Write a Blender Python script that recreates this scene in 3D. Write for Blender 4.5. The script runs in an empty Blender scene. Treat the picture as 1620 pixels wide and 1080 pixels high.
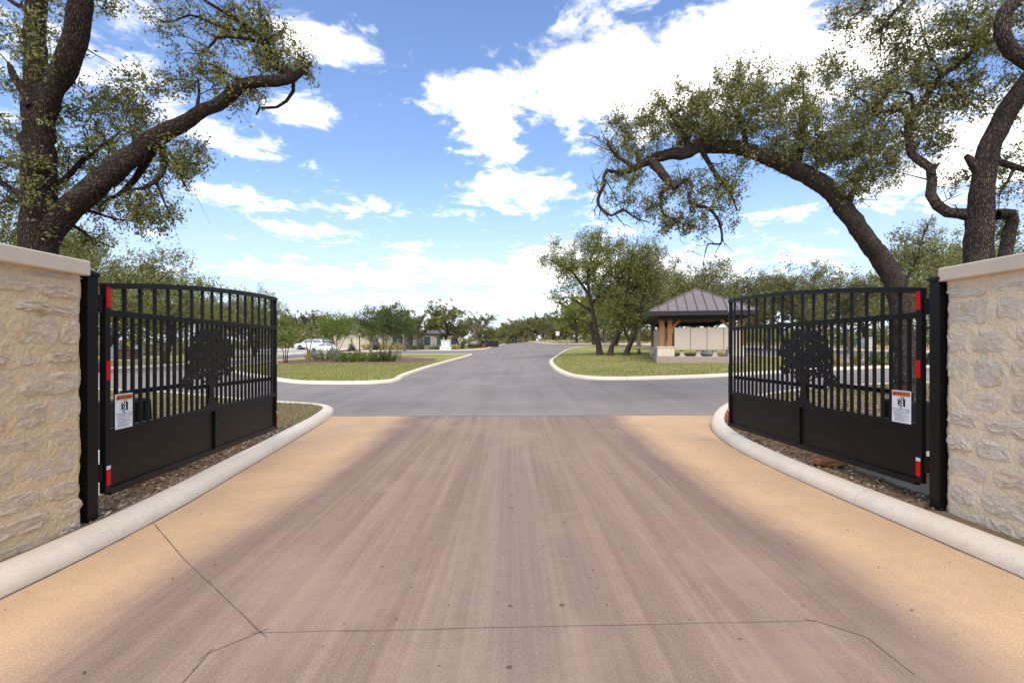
import bpy, bmesh, math, random
import numpy as np
from mathutils import Vector, Matrix
from mathutils.geometry import tessellate_polygon

S = bpy.context.scene
COL = S.collection
R = math.radians
rng = np.random.default_rng(7)
random.seed(7)

# ------------------------------------------------------------------ camera
CAM_Z, HOR, FPX, CX = 1.5, 549.0, 810.0, 810.0
cam = bpy.data.cameras.new('camera')
cam.sensor_width = 36.0
cam.lens = 18.0
cam.shift_y = (HOR - 540.0) / 1620.0
cam.clip_start = 0.05
cam.clip_end = 3000.0
camo = bpy.data.objects.new('camera', cam)
COL.objects.link(camo)
camo.location = (0, 0, CAM_Z)
camo.rotation_euler = (R(90), 0, 0)
S.camera = camo

# ------------------------------------------------------------------ light
SUN_EL, SUN_AZ = R(52), R(181)          # azimuth measured from +Y towards +X (sun behind, to the right)
S.view_settings.view_transform = 'Standard'
S.view_settings.look = 'None'
S.view_settings.gamma = 1.0
S.view_settings.exposure = 1.08
S.view_settings.use_curve_mapping = False
sl = bpy.data.lights.new('sun', 'SUN')
sl.energy = 2.0
sl.angle = R(60)
sl.color = (1.0, 0.91, 0.79)
so = bpy.data.objects.new('sun', sl)
COL.objects.link(so)
sd = Vector((math.sin(SUN_AZ) * math.cos(SUN_EL), math.cos(SUN_AZ) * math.cos(SUN_EL), math.sin(SUN_EL)))
so.rotation_euler = sd.to_track_quat('Z', 'Y').to_euler()

W = bpy.data.worlds.new('World')
S.world = W
W.use_nodes = True
SKY_STRENGTH = 0.12


def sky_nodes():
    nt = W.node_tree
    N, Lk = nt.nodes, nt.links
    N.clear()
    out = N.new('ShaderNodeOutputWorld')
    bg = N.new('ShaderNodeBackground')
    bg.inputs['Strength'].default_value = SKY_STRENGTH
    Lk.new(bg.outputs[0], out.inputs[0])
    sky = N.new('ShaderNodeTexSky')
    sky.sky_type = 'NISHITA'
    sky.sun_disc = False
    sky.sun_elevation = SUN_EL
    sky.sun_rotation = SUN_AZ
    sky.air_density = 1.0
    sky.dust_density = 0.6
    sky.ozone_density = 1.6
    tc = N.new('ShaderNodeTexCoord')
    sep = N.new('ShaderNodeSeparateXYZ')
    Lk.new(tc.outputs['Generated'], sep.inputs[0])

    def M(op, a, b=None, c=None, clamp=False):
        n = N.new('ShaderNodeMath')
        n.operation = op
        n.use_clamp = clamp
        for i, v in enumerate((a, b, c)):
            if v is None:
                continue
            if isinstance(v, (int, float)):
                n.inputs[i].default_value = v
            else:
                Lk.new(v, n.inputs[i])
        return n.outputs[0]

    def V(op, a, b):
        n = N.new('ShaderNodeVectorMath')
        n.operation = op
        for i, v in enumerate((a, b)):
            if isinstance(v, tuple):
                n.inputs[i].default_value = v
            elif v is not None:
                Lk.new(v, n.inputs[i])
        return n
    D = tc.outputs['Generated']
    zc = M('ADD', M('MAXIMUM', sep.outputs[2], 0.0), 0.16)
    inv = M('DIVIDE', 1.0, zc)
    sc = N.new('ShaderNodeVectorMath')
    sc.operation = 'SCALE'
    Lk.new(D, sc.inputs[0])
    Lk.new(inv, sc.inputs['Scale'])

    def noise(scale, detail, rough, dist, vec, off=(0, 0, 0)):
        a = V('ADD', vec, off)
        n = N.new('ShaderNodeTexNoise')
        n.inputs['Scale'].default_value = scale
        n.inputs['Detail'].default_value = detail
        n.inputs['Roughness'].default_value = rough
        n.inputs['Distortion'].default_value = dist
        Lk.new(a.outputs[0], n.inputs['Vector'])
        return n.outputs['Fac']
    P = sc.outputs[0]
    n1 = noise(1.5, 9, 0.56, 0.35, P, (3.1, 1.7, 0))
    n2 = noise(6.5, 9, 0.66, 0.3, P, (0, 7.3, 0))
    dens = M('ADD', M('MULTIPLY', M('SUBTRACT', n1, 0.5), 1.25), M('MULTIPLY', M('SUBTRACT', n2, 0.5), 2.6))
    # the cloud banks of that day: direction, angular half-sizes (x, z), weight
    banks = [(1210, 110, 140, 62, .80), (1050, 125, 110, 60, .78), (930, 50, 80, 44, .66), (880, 150, 80, 44, .7), (735, 140, 85, 44, .9), (820, 300, 110, 40, 1.0),
             (785, 222, 40, 34, .8), (580, 85, 66, 22, .62), (480, 55, 60, 28, .6), (490, 178, 48, 20, .95), (395, 240, 80, 17, .9), (340, 215, 40, 16, .6),
             (375, 312, 62, 18, .95), (465, 362, 56, 11, .95), (580, 330, 48, 14, .95), (640, 388, 40, 6, .7), (450, 430, 80, 11, .95), (560, 440, 80, 10, .7), (760, 430, 150, 30, .85),
             (890, 392, 60, 22, .85), (1450, 285, 100, 32, .95), (1080, 425, 200, 28, .8), (1240, 6, 60, 16, .8), (1560, 200, 110, 50, .75), (1235, 335, 30, 9, .7),
             (1370, 110, 60, 50, .6), (150, 60, 90, 60, .5), (180, 120, 90, 30, .5), (650, 478, 260, 14, .5), (900, 490, 260, 20, .7),
             (700, 40, 90, 55, -.8), (860, 220, 30, 40, -.4), (610, 220, 70, 60, -.5), (1200, 300, 100, 30, -.4), (300, 120, 60, 40, -.3)]
    tot = None
    for (px, py, rx, rz, w) in banks:
        d = Vector(((px - CX) / FPX, 1.0, (HOR - py) / FPX)).normalized()
        q = V('SUBTRACT', D, tuple(d))
        q2 = V('MULTIPLY', q.outputs[0], (FPX / rx * 1.05, 1.0, FPX / rz * 1.05))
        l = N.new('ShaderNodeVectorMath')
        l.operation = 'DOT_PRODUCT'
        Lk.new(q2.outputs[0], l.inputs[0])
        Lk.new(q2.outputs[0], l.inputs[1])
        e = M('POWER', 2.718, M('MULTIPLY', l.outputs['Value'], -0.85))
        e = M('MULTIPLY', e, w * 0.8)
        tot = e if tot is None else M('ADD', tot, e)
    # cover goes on at the same average all round the sky
    dens = M('ADD', M('ADD', dens, tot), -0.17)
    mr = N.new('ShaderNodeMapRange')
    mr.interpolation_type = 'SMOOTHSTEP'
    Lk.new(dens, mr.inputs['Value'])
    mr.inputs['From Min'].default_value = 0.04
    mr.inputs['From Max'].default_value = 0.80
    haze = N.new('ShaderNodeMapRange')
    haze.interpolation_type = 'SMOOTHSTEP'
    Lk.new(sep.outputs[2], haze.inputs['Value'])
    haze.inputs['From Min'].default_value = 0.34
    haze.inputs['From Max'].default_value = -0.02
    haze.inputs['To Max'].default_value = 0.8
    tint = N.new('ShaderNodeMixRGB')
    tint.blend_type = 'MULTIPLY'
    tint.inputs[0].default_value = 1.0
    Lk.new(sky.outputs[0], tint.inputs[1])
    tint.inputs[2].default_value = (.84, .88, 1.0, 1)
    m0 = N.new('ShaderNodeMixRGB')
    Lk.new(haze.outputs[0], m0.inputs[0])
    Lk.new(tint.outputs[0], m0.inputs[1])
    m0.inputs[2].default_value = (3.2, 3.6, 4.2, 1)
    shade = noise(3.2, 5, 0.5, 0.2, P, (1, 2, 3))
    cr = N.new('ShaderNodeValToRGB')
    cr.color_ramp.elements[0].position = 0.3
    cr.color_ramp.elements[0].color = (6.6, 6.55, 6.5, 1)
    cr.color_ramp.elements[1].position = 0.62
    cr.color_ramp.elements[1].color = (10.2, 9.8, 9.2, 1)
    Lk.new(shade, cr.inputs[0])
    m1 = N.new('ShaderNodeMixRGB')
    Lk.new(mr.outputs[0], m1.inputs[0])
    Lk.new(m0.outputs[0], m1.inputs[1])
    Lk.new(cr.outputs[0], m1.inputs[2])
    Lk.new(m1.outputs[0], bg.inputs['Color'])


sky_nodes()


# ------------------------------------------------------------------ terrain height
def g(X, Y):
    u = max(0.0, Y - 10)
    if u > 130:
        u = 130 + 18 * (1 - math.exp(-(u - 130) / 18))
    z = .019 * u
    if X < 0:
        z -= .0093 * min(u, 90) * math.tanh(-X / 8)
    else:
        z += .58 * (1 - math.exp(-u / 20)) * math.tanh(X / 7)
    return z


def at(px, py, Y):
    return Vector(((px - CX) / FPX * Y, Y, CAM_Z + (HOR - py) / FPX * Y))


def xat(px, Y):
    return (px - CX) / FPX * Y


# ------------------------------------------------------------------ materials
MATS = {}


def nmat(name):
    m = bpy.data.materials.new(name)
    m.use_nodes = True
    nt = m.node_tree
    b = nt.nodes['Principled BSDF']
    MATS[name] = m
    return m, nt, b


def node(nt, typ, **kw):
    n = nt.nodes.new(typ)
    for k, v in kw.items():
        if k.startswith('_'):
            setattr(n, k[1:], v)
        else:
            n.inputs[k.replace('__', ' ')].default_value = v
    return n


def tex_noise(nt, vec, scale, detail=4, rough=.55, dist=0.0):
    n = node(nt, 'ShaderNodeTexNoise', Scale=scale, Detail=detail, Roughness=rough, Distortion=dist)
    if vec is not None:
        nt.links.new(vec, n.inputs['Vector'])
    return n.outputs['Fac']


def mapping(nt, src, scale=(1, 1, 1), loc=(0, 0, 0), rot=(0, 0, 0)):
    m = nt.nodes.new('ShaderNodeMapping')
    m.inputs['Scale'].default_value = scale
    m.inputs['Location'].default_value = loc
    m.inputs['Rotation'].default_value = rot
    nt.links.new(src, m.inputs['Vector'])
    return m.outputs[0]


def ramp(nt, fac, stops):
    r = nt.nodes.new('ShaderNodeValToRGB')
    e = r.color_ramp.elements
    while len(e) < len(stops):
        e.new(0.5)
    for i, (p, c) in enumerate(stops):
        e[i].position = p
        e[i].color = (c[0], c[1], c[2], 1) if not isinstance(c, (int, float)) else (c, c, c, 1)
    nt.links.new(fac, r.inputs[0])
    return r.outputs[0]


def mixc(nt, fac, a, b, blend='MIX'):
    m = nt.nodes.new('ShaderNodeMixRGB')
    m.blend_type = blend
    for i, v in ((0, fac), (1, a), (2, b)):
        if isinstance(v, (int, float)):
            m.inputs[i].default_value = v
        elif isinstance(v, tuple):
            m.inputs[i].default_value = (v[0], v[1], v[2], 1)
        else:
            nt.links.new(v, m.inputs[i])
    return m.outputs[0]


def mth(nt, op, a, b=None, clamp=False):
    n = nt.nodes.new('ShaderNodeMath')
    n.operation = op
    n.use_clamp = clamp
    for i, v in enumerate((a, b)):
        if v is None:
            continue
        if isinstance(v, (int, float)):
            n.inputs[i].default_value = v
        else:
            nt.links.new(v, n.inputs[i])
    return n.outputs[0]


def mrange(nt, v, a, b, c=0., d=1.):
    n = nt.nodes.new('ShaderNodeMapRange')
    n.interpolation_type = 'SMOOTHSTEP'
    nt.links.new(v, n.inputs['Value'])
    for k, x in (('From Min', a), ('From Max', b), ('To Min', c), ('To Max', d)):
        n.inputs[k].default_value = x
    return n.outputs[0]


def bump(nt, b, h, strength=.5, dist=.01):
    n = nt.nodes.new('ShaderNodeBump')
    n.inputs['Strength'].default_value = strength
    n.inputs['Distance'].default_value = dist
    nt.links.new(h, n.inputs['Height'])
    nt.links.new(n.outputs[0], b.inputs['Normal'])


def objco(nt):
    t = nt.nodes.new('ShaderNodeTexCoord')
    return t.outputs['Object']


def geopos(nt):
    return nt.nodes.new('ShaderNodeNewGeometry').outputs['Position']


def simple(name, c1, c2=None, rough=.8, scale=6., bumps=0.0, metal=0.0, spec=.3, bdist=.01, world=False, stretch=(1, 1, 1), detail=5):
    m, nt, b = nmat(name)
    c2 = c2 or tuple(x * .8 for x in c1)
    v = mapping(nt, geopos(nt) if world else objco(nt), stretch)
    f = tex_noise(nt, v, scale, detail)
    nt.links.new(ramp(nt, f, [(.3, c1), (.7, c2)]), b.inputs['Base Color'])
    b.inputs['Roughness'].default_value = rough
    b.inputs['Metallic'].default_value = metal
    b.inputs['Specular IOR Level'].default_value = spec
    if bumps:
        bump(nt, b, tex_noise(nt, v, scale * 6, 5), bumps, bdist)
    return m


def mat_driveway():
    m, nt, b = nmat('stained_concrete')
    p = geopos(nt)
    sep = nt.nodes.new('ShaderNodeSeparateXYZ')
    nt.links.new(p, sep.inputs[0])
    warp = tex_noise(nt, mapping(nt, p, (.35, .28, 1)), 1.6, 4)
    xw = mth(nt, 'ADD', mth(nt, 'ABSOLUTE', sep.outputs[0]), mth(nt, 'MULTIPLY', mth(nt, 'SUBTRACT', warp, .5), .75))
    worn = mrange(nt, xw, 2.6, 1.9)
    tan = ramp(nt, tex_noise(nt, p, 1.3, 6, .6), [(.3, (.60, .400, .225)), (.7, (.52, .345, .20))])
    streak = tex_noise(nt, mapping(nt, p, (5.0, .12, 1)), 1.0, 5, .6)
    brown = ramp(nt, streak, [(.28, (.225, .152, .116)), (.5, (.285, .196, .146)), (.72, (.350, .246, .178))])
    # darker rim left by tyres along the worn track
    rim = mth(nt, 'MULTIPLY', mrange(nt, xw, 2.35, 2.0), mrange(nt, xw, 1.5, 1.95))
    brown = mixc(nt, mth(nt, 'MULTIPLY', rim, .35), brown, (.185, .126, .104))
    grey = mrange(nt, mth(nt, 'ABSOLUTE', mth(nt, 'ADD', sep.outputs[0], .05)), .55, .1)
    brown = mixc(nt, mth(nt, 'MULTIPLY', grey, .3), brown, (.27, .205, .165))
    c = mixc(nt, worn, tan, brown)
    mott = tex_noise(nt, p, 9, 6, .65)
    c = mixc(nt, .16, c, ramp(nt, mott, [(.3, (.35, .35, .35)), (.7, (.7, .7, .7))]), 'OVERLAY')
    fine = tex_noise(nt, p, 95, 4, .7)
    c = mixc(nt, .75, c, ramp(nt, fine, [(.3, (.3, .3, .3)), (.7, (.7, .7, .7))]), 'OVERLAY')
    ln = tex_noise(nt, mapping(nt, p, (26, .22, 1)), 1.0, 4, .6)
    c = mixc(nt, mth(nt, 'MULTIPLY', worn, .3), c, ramp(nt, ln, [(.3, (.34, .34, .34)), (.7, (.66, .66, .66))]), 'OVERLAY')
    # oil spots and specks
    vo = node(nt, 'ShaderNodeTexVoronoi', Scale=3.4, Randomness=1.0)
    vo.voronoi_dimensions = '2D'
    nt.links.new(p, vo.inputs['Vector'])
    dn = mth(nt, 'ADD', vo.outputs['Distance'], mth(nt, 'MULTIPLY', tex_noise(nt, p, 30, 2), .03))
    sepc = nt.nodes.new('ShaderNodeSeparateXYZ')
    nt.links.new(vo.outputs['Color'], sepc.inputs[0])
    rad = mth(nt, 'MULTIPLY', mth(nt, 'POWER', sepc.outputs[0], 3.0), .062)
    spot = mth(nt, 'LESS_THAN', mth(nt, 'SUBTRACT', dn, .012), rad)
    spot = mth(nt, 'MULTIPLY', spot, mrange(nt, mth(nt, 'ABSOLUTE', sep.outputs[0]), 1.6, .4, .25, .75))
    c = mixc(nt, spot, c, (.085, .068, .065))
    patch = tex_noise(nt, mapping(nt, p, (.5, .3, 1), (4, 1, 0)), 1.4, 6, .62)
    c = mixc(nt, mth(nt, 'MULTIPLY', mth(nt, 'MULTIPLY', mrange(nt, patch, .5, .68), worn), .45), c, (.40, .285, .185))
    scuff = tex_noise(nt, mapping(nt, p, (3.2, .07, 1), (7, 0, 0)), 1.0, 6, .7)
    c = mixc(nt, mth(nt, 'MULTIPLY', mth(nt, 'MULTIPLY', mrange(nt, scuff, .54, .66), worn), .28), c, (.22, .165, .14))
    nt.links.new(c, b.inputs['Base Color'])
    b.inputs['Roughness'].default_value = .95
    b.inputs['Specular IOR Level'].default_value = .08
    broom = tex_noise(nt, mapping(nt, p, (1.2, 60, 1)), 2.0, 3)
    bump(nt, b, mth(nt, 'ADD', mth(nt, 'MULTIPLY', broom, .6), fine), .3, .006)
    return m


def mat_asphalt():
    m, nt, b = nmat('asphalt')
    p = geopos(nt)
    a = tex_noise(nt, p, .35, 5, .6)
    fine = tex_noise(nt, p, 90, 3, .7)
    streak = tex_noise(nt, mapping(nt, p, (1.6, .1, 1)), 1.0, 4)
    c = ramp(nt, a, [(.3, (.225, .195, .172)), (.7, (.290, .252, .222))])
    c = mixc(nt, .35, c, ramp(nt, fine, [(.3, (.25, .25, .25)), (.7, (.75, .75, .75))]), 'OVERLAY')
    c = mixc(nt, .35, c, ramp(nt, streak, [(.3, (.36, .36, .36)), (.7, (.62, .62, .62))]), 'OVERLAY')
    sep = nt.nodes.new('ShaderNodeSeparateXYZ')
    nt.links.new(p, sep.inputs[0])
    dust = mrange(nt, mth(nt, 'ADD', sep.outputs[1], mth(nt, 'MULTIPLY', tex_noise(nt, p, 1.2, 5), 2.2)), 13.4, 11.6)
    c = mixc(nt, mth(nt, 'MULTIPLY', dust, .4), c, (.34, .29, .26))
    nt.links.new(c, b.inputs['Base Color'])
    b.inputs['Roughness'].default_value = 1.0
    b.inputs['Specular IOR Level'].default_value = .04
    bump(nt, b, fine, .35, .008)
    return m


def mat_grass(name, green, dry, soil, k=.5):
    m, nt, b = nmat(name)
    p = geopos(nt)
    n1 = tex_noise(nt, p, .45, 6, .65)
    n2 = tex_noise(nt, p, 14, 5, .7)
    n3 = tex_noise(nt, p, 2.1, 5, .6)
    c = mixc(nt, mrange(nt, n1, k - .13, k + .13), green, dry)
    c = mixc(nt, mth(nt, 'MULTIPLY', mrange(nt, n3, .56, .72), .55), c, soil)
    c = mixc(nt, .5, c, ramp(nt, n2, [(.25, (.25, .25, .25)), (.75, (.75, .75, .75))]), 'OVERLAY')
    nt.links.new(c, b.inputs['Base Color'])
    b.inputs['Roughness'].default_value = .95
    b.inputs['Specular IOR Level'].default_value = .1
    bump(nt, b, n2, .8, .03)
    return m


def mat_leaf(name, c1, c2, c3, trans=.35):
    m, nt, b = nmat(name)
    geo = nt.nodes.new('ShaderNodeNewGeometry')
    c = ramp(nt, geo.outputs['Random Per Island'], [(0, c1), (.55, c2), (1, c3)])
    nt.links.new(c, b.inputs['Base Color'])
    b.inputs['Roughness'].default_value = .55
    b.inputs['Specular IOR Level'].default_value = .35
    tr = nt.nodes.new('ShaderNodeBsdfTranslucent')
    nt.links.new(mixc(nt, 1.0, c, (1.5, 1.6, .7), 'MULTIPLY'), tr.inputs['Color'])
    mx = nt.nodes.new('ShaderNodeMixShader')
    mx.inputs[0].default_value = trans
    nt.links.new(b.outputs[0], mx.inputs[1])
    nt.links.new(tr.outputs[0], mx.inputs[2])
    nt.links.new(mx.outputs[0], nt.nodes['Material Output'].inputs[0])
    return m


def mat_bark(name, dark, light, lich=None):
    m, nt, b = nmat(name)
    uv = nt.nodes.new('ShaderNodeUVMap')
    v = mapping(nt, uv.outputs[0], (1, .26, 1))
    wv = mixc(nt, .035, v, None_col(nt, v))
    vo = node(nt, 'ShaderNodeTexVoronoi', Scale=60.0, Randomness=1.0)
    vo.feature = 'DISTANCE_TO_EDGE'
    nt.links.new(wv, vo.inputs['Vector'])
    f = mrange(nt, vo.outputs['Distance'], .0, .26)
    n = tex_noise(nt, wv, 60, 7, .7)
    n3 = tex_noise(nt, mapping(nt, uv.outputs[0], (1, .5, 1)), 5, 5, .6)
    h = mth(nt, 'ADD', mth(nt, 'MULTIPLY', f, .62), mth(nt, 'MULTIPLY', n, .8))
    c = ramp(nt, mth(nt, 'MULTIPLY', h, .75), [(.24, dark), (.60, tuple(.5 * (x + y) for x, y in zip(dark, light))), (.92, light)])
    c = mixc(nt, .5, c, ramp(nt, n3, [(.3, (.3, .3, .3)), (.7, (.7, .7, .7))]), 'OVERLAY')
    if lich:
        c = mixc(nt, mth(nt, 'MULTIPLY', mrange(nt, tex_noise(nt, geopos(nt), 2.3, 5), .55, .7), .4), c, lich)
    nt.links.new(c, b.inputs['Base Color'])
    b.inputs['Roughness'].default_value = .95
    b.inputs['Specular IOR Level'].default_value = .1
    bump(nt, b, h, 1.0, .025)
    return m


def None_col(nt, v):
    n = node(nt, 'ShaderNodeTexNoise', Scale=14.0, Detail=4.0)
    nt.links.new(v, n.inputs['Vector'])
    return n.outputs['Color']


def mat_stone(name, cols, stain, rust):
    m, nt, b = nmat(name)
    p = geopos(nt)
    info = nt.nodes.new('ShaderNodeObjectInfo')
    n1 = tex_noise(nt, p, 9, 8, .72, .8)
    n2 = tex_noise(nt, p, 55, 6, .72)
    st = tex_noise(nt, mapping(nt, p, (1, 1, 2.2)), 16, 6, .7, 1.0)
    base = ramp(nt, info.outputs['Random'], list(zip((0, .35, .7, 1), cols)))
    c = mixc(nt, mth(nt, 'MULTIPLY', mrange(nt, n1, .52, .70), .6), base, stain)
    c = mixc(nt, mth(nt, 'MULTIPLY', mrange(nt, tex_noise(nt, p, 5, 5), .56, .70), .6), c, rust)
    c = mixc(nt, .45, c, ramp(nt, n2, [(.3, (.28, .28, .28)), (.7, (.72, .72, .72))]), 'OVERLAY')
    c = mixc(nt, .35, c, ramp(nt, st, [(.3, (.28, .28, .28)), (.7, (.72, .72, .72))]), 'OVERLAY')
    nt.links.new(c, b.inputs['Base Color'])
    b.inputs['Roughness'].default_value = .92
    b.inputs['Specular IOR Level'].default_value = .15
    bump(nt, b, mth(nt, 'ADD', mth(nt, 'ADD', n1, st), mth(nt, 'MULTIPLY', n2, .6)), 1.0, .022)
    return m


def mat_mulch(name, cols):
    m, nt, b = nmat(name)
    geo = nt.nodes.new('ShaderNodeNewGeometry')
    nt.links.new(ramp(nt, geo.outputs['Random Per Island'], cols), b.inputs['Base Color'])
    b.inputs['Roughness'].default_value = .9
    b.inputs['Specular IOR Level'].default_value = .15
    return m


mat_driveway()
mat_asphalt()
mat_stone('limestone', [(.83, .72, .55), (.80, .68, .50), (.84, .74, .58), (.76, .65, .49)], (.60, .51, .41), (.76, .58, .34))
mat_stone('limestone_tan', [(.80, .63, .43), (.78, .60, .40), (.82, .66, .47), (.74, .58, .42)], (.60, .47, .35), (.72, .51, .26))
simple('mortar', (.72, .53, .28), (.68, .51, .31), .95, 5, 1.0, bdist=.02, world=True)
simple('mortar_pale', (.80, .64, .39), (.77, .64, .45), .95, 5, 1.0, bdist=.02, world=True)
simple('cast_stone', (.68, .57, .42), (.62, .51, .37), .85, 3, .25, bdist=.004, world=True)
def mat_kerb():
    m, nt, b = nmat('kerb_concrete')
    p = geopos(nt)
    c = ramp(nt, tex_noise(nt, p, 1.7, 7, .62), [(.3, (.80, .69, .52)), (.7, (.70, .59, .44))])
    blot = tex_noise(nt, p, 7.5, 6, .7)
    c = mixc(nt, mth(nt, 'MULTIPLY', mrange(nt, blot, .56, .70), .28), c, (.44, .36, .27))
    grain = tex_noise(nt, p, 70, 5, .7)
    c = mixc(nt, .4, c, ramp(nt, grain, [(.3, (.3, .3, .3)), (.7, (.7, .7, .7))]), 'OVERLAY')
    vo = node(nt, 'ShaderNodeTexVoronoi', Scale=26.0, Randomness=1.0)
    nt.links.new(p, vo.inputs['Vector'])
    pit = mth(nt, 'MULTIPLY', mrange(nt, vo.outputs['Distance'], .20, .10), mrange(nt, tex_noise(nt, p, 3.1, 3), .5, .62))
    c = mixc(nt, mth(nt, 'MULTIPLY', pit, .55), c, (.24, .20, .16))
    nt.links.new(c, b.inputs['Base Color'])
    b.inputs['Roughness'].default_value = .9
    b.inputs['Specular IOR Level'].default_value = .2
    bump(nt, b, mth(nt, 'SUBTRACT', mth(nt, 'ADD', blot, mth(nt, 'MULTIPLY', grain, .4)), pit), .5, .008)
    return m


mat_kerb()
simple('pad_concrete', (.62, .57, .50), (.48, .44, .39), .9, 3, .3, world=True)
simple('light_concrete', (.60, .54, .47), (.52, .47, .41), .9, .4, .0, world=True)
simple('sealant', (.10, .078, .068), (.19, .14, .115), .75, 9, world=True)
simple('black_steel', (.0035, .0026, .0026), (.0055, .004, .004), .40, 3, .06, spec=.22, bdist=.001)
simple('black_plastic', (.006, .006, .006), None, .5, 5, spec=.25)
simple('red_tape', (.60, .004, .006), (.52, .003, .005), .45, 60, spec=.2)
simple('white_tape', (.72, .72, .74), (.62, .62, .66), .35, 60, spec=.5)
simple('sign_white', (.80, .80, .80), (.76, .76, .76), .45, 3, spec=.4)
simple('sign_orange', (.72, .20, .035), (.66, .18, .03), .45, 3, spec=.4)
simple('ink_black', (.015, .015, .015), None, .6, 3)
simple('ink_grey', (.20, .20, .20), None, .6, 3)
mat_grass('lawn', (.21, .235, .055), (.40, .315, .13), (.30, .22, .12), .50)
mat_grass('verge_soil', (.115, .125, .04), (.23, .155, .085), (.15, .10, .065), .40)
mat_grass('dry_field', (.40, .31, .14), (.50, .39, .20), (.38, .28, .17), .5)
simple('bed_mulch', (.22, .125, .085), (.14, .085, .06), .95, 5, .9, bdist=.05, world=True)
mat_mulch('litter_chips', [(0, (.10, .06, .04)), (.4, (.24, .15, .09)), (.75, (.36, .25, .16)), (1, (.52, .42, .31))])
mat_mulch('grass_blades', [(0, (.13, .155, .035)), (.5, (.22, .235, .062)), (.8, (.36, .31, .12)), (1, (.46, .38, .19))])
mat_mulch('dry_blades', [(0, (.28, .21, .09)), (.5, (.42, .33, .16)), (1, (.56, .46, .27))])
mat_leaf('oak_leaves', (.085, .092, .030), (.21, .205, .075), (.38, .34, .165), .44)
mat_leaf('oak_leaves_fresh', (.11, .135, .032), (.22, .240, .064), (.36, .345, .125), .46)
mat_leaf('oak_leaves_grey', (.10, .102, .042), (.19, .18, .078), (.30, .27, .14), .36)
mat_leaf('myrtle_leaves', (.04, .060, .015), (.085, .115, .025), (.15, .18, .045), .30)
mat_leaf('bright_leaves', (.09, .135, .018), (.16, .215, .030), (.25, .29, .055), .40)
mat_leaf('sage_leaves', (.12, .145, .06), (.20, .215, .11), (.33, .32, .25), .25)
mat_leaf('conifer_leaves', (.03, .05, .035), (.06, .085, .06), (.10, .13, .09), .15)
mat_leaf('gold_leaves', (.28, .22, .05), (.42, .33, .09), (.55, .45, .16), .3)
mat_bark('oak_bark', (.012, .008, .007), (.135, .094, .070), (.12, .11, .08))
mat_bark('oak_bark_grey', (.018, .013, .011), (.185, .140, .112), (.17, .15, .125))
mat_bark('pale_bark', (.16, .11, .08), (.40, .31, .24))
simple('roof_metal', (.235, .19, .178), (.21, .17, .158), .55, 1.5, .05, metal=.15, spec=.4)
simple('dark_trim', (.030, .025, .024), None, .6, 5)
simple('cedar', (.42, .185, .062), (.29, .12, .04), .7, 5, .3, stretch=(6, 6, .5), bdist=.004)
simple('cedar_ceiling', (.16, .095, .06), (.10, .06, .04), .8, 4, .2, stretch=(8, .5, 1))
simple('mailbox_tan', (.53, .44, .34), (.50, .415, .32), .5, 2, spec=.4)
simple('pier_stone', (.60, .52, .39), (.46, .38, .27), .9, 6, .7, world=True, bdist=.03)
simple('slab_aggregate', (.42, .33, .26), (.32, .25, .2), .92, 14, .8, world=True)
simple('house_stone', (.60, .52, .42), (.52, .44, .35), .9, 1.2, .2, world=True)
simple('house_roof', (.15, .14, .15), (.12, .11, .12), .85, 3, .2, world=True)
simple('white_trim', (.74, .72, .68), None, .6, 3)
simple('window_dark', (.05, .06, .065), (.10, .12, .125), .12, .8, spec=.6)
simple('car_white', (.76, .76, .76), (.72, .72, .72), .22, 2, spec=.6)
simple('car_dark', (.035, .045, .04), None, .25, 2, spec=.6)
simple('rubber', (.02, .02, .02), None, .8, 5)
simple('alloy', (.45, .45, .46), None, .35, 5, metal=.7)
simple('tail_red', (.45, .02, .015), None, .3, 5)
simple('hydrant_red', (.55, .04, .02), (.48, .035, .02), .45, 4)
simple('utility_green', (.035, .075, .055), None, .6, 4)
simple('utility_grey', (.30, .35, .40), None, .6, 4)
simple('utility_pale', (.55, .54, .50), None, .6, 4)
simple('box_brown', (.14, .075, .05), None, .7, 4)
simple('yellow_paint', (.55, .38, .02), None, .6, 4)
simple('sign_brown', (.42, .17, .08), None, .6, 4)
simple('lamp_glass', (.50, .45, .30), None, .3, 4)
simple('rock_brown', (.30, .14, .06), (.20, .10, .05), .95, 9, .8, bdist=.02)
simple('fence_black', (.025, .024, .024), None, .8, 4)
simple('board_white', (.72, .72, .72), None, .5, 4)


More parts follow.
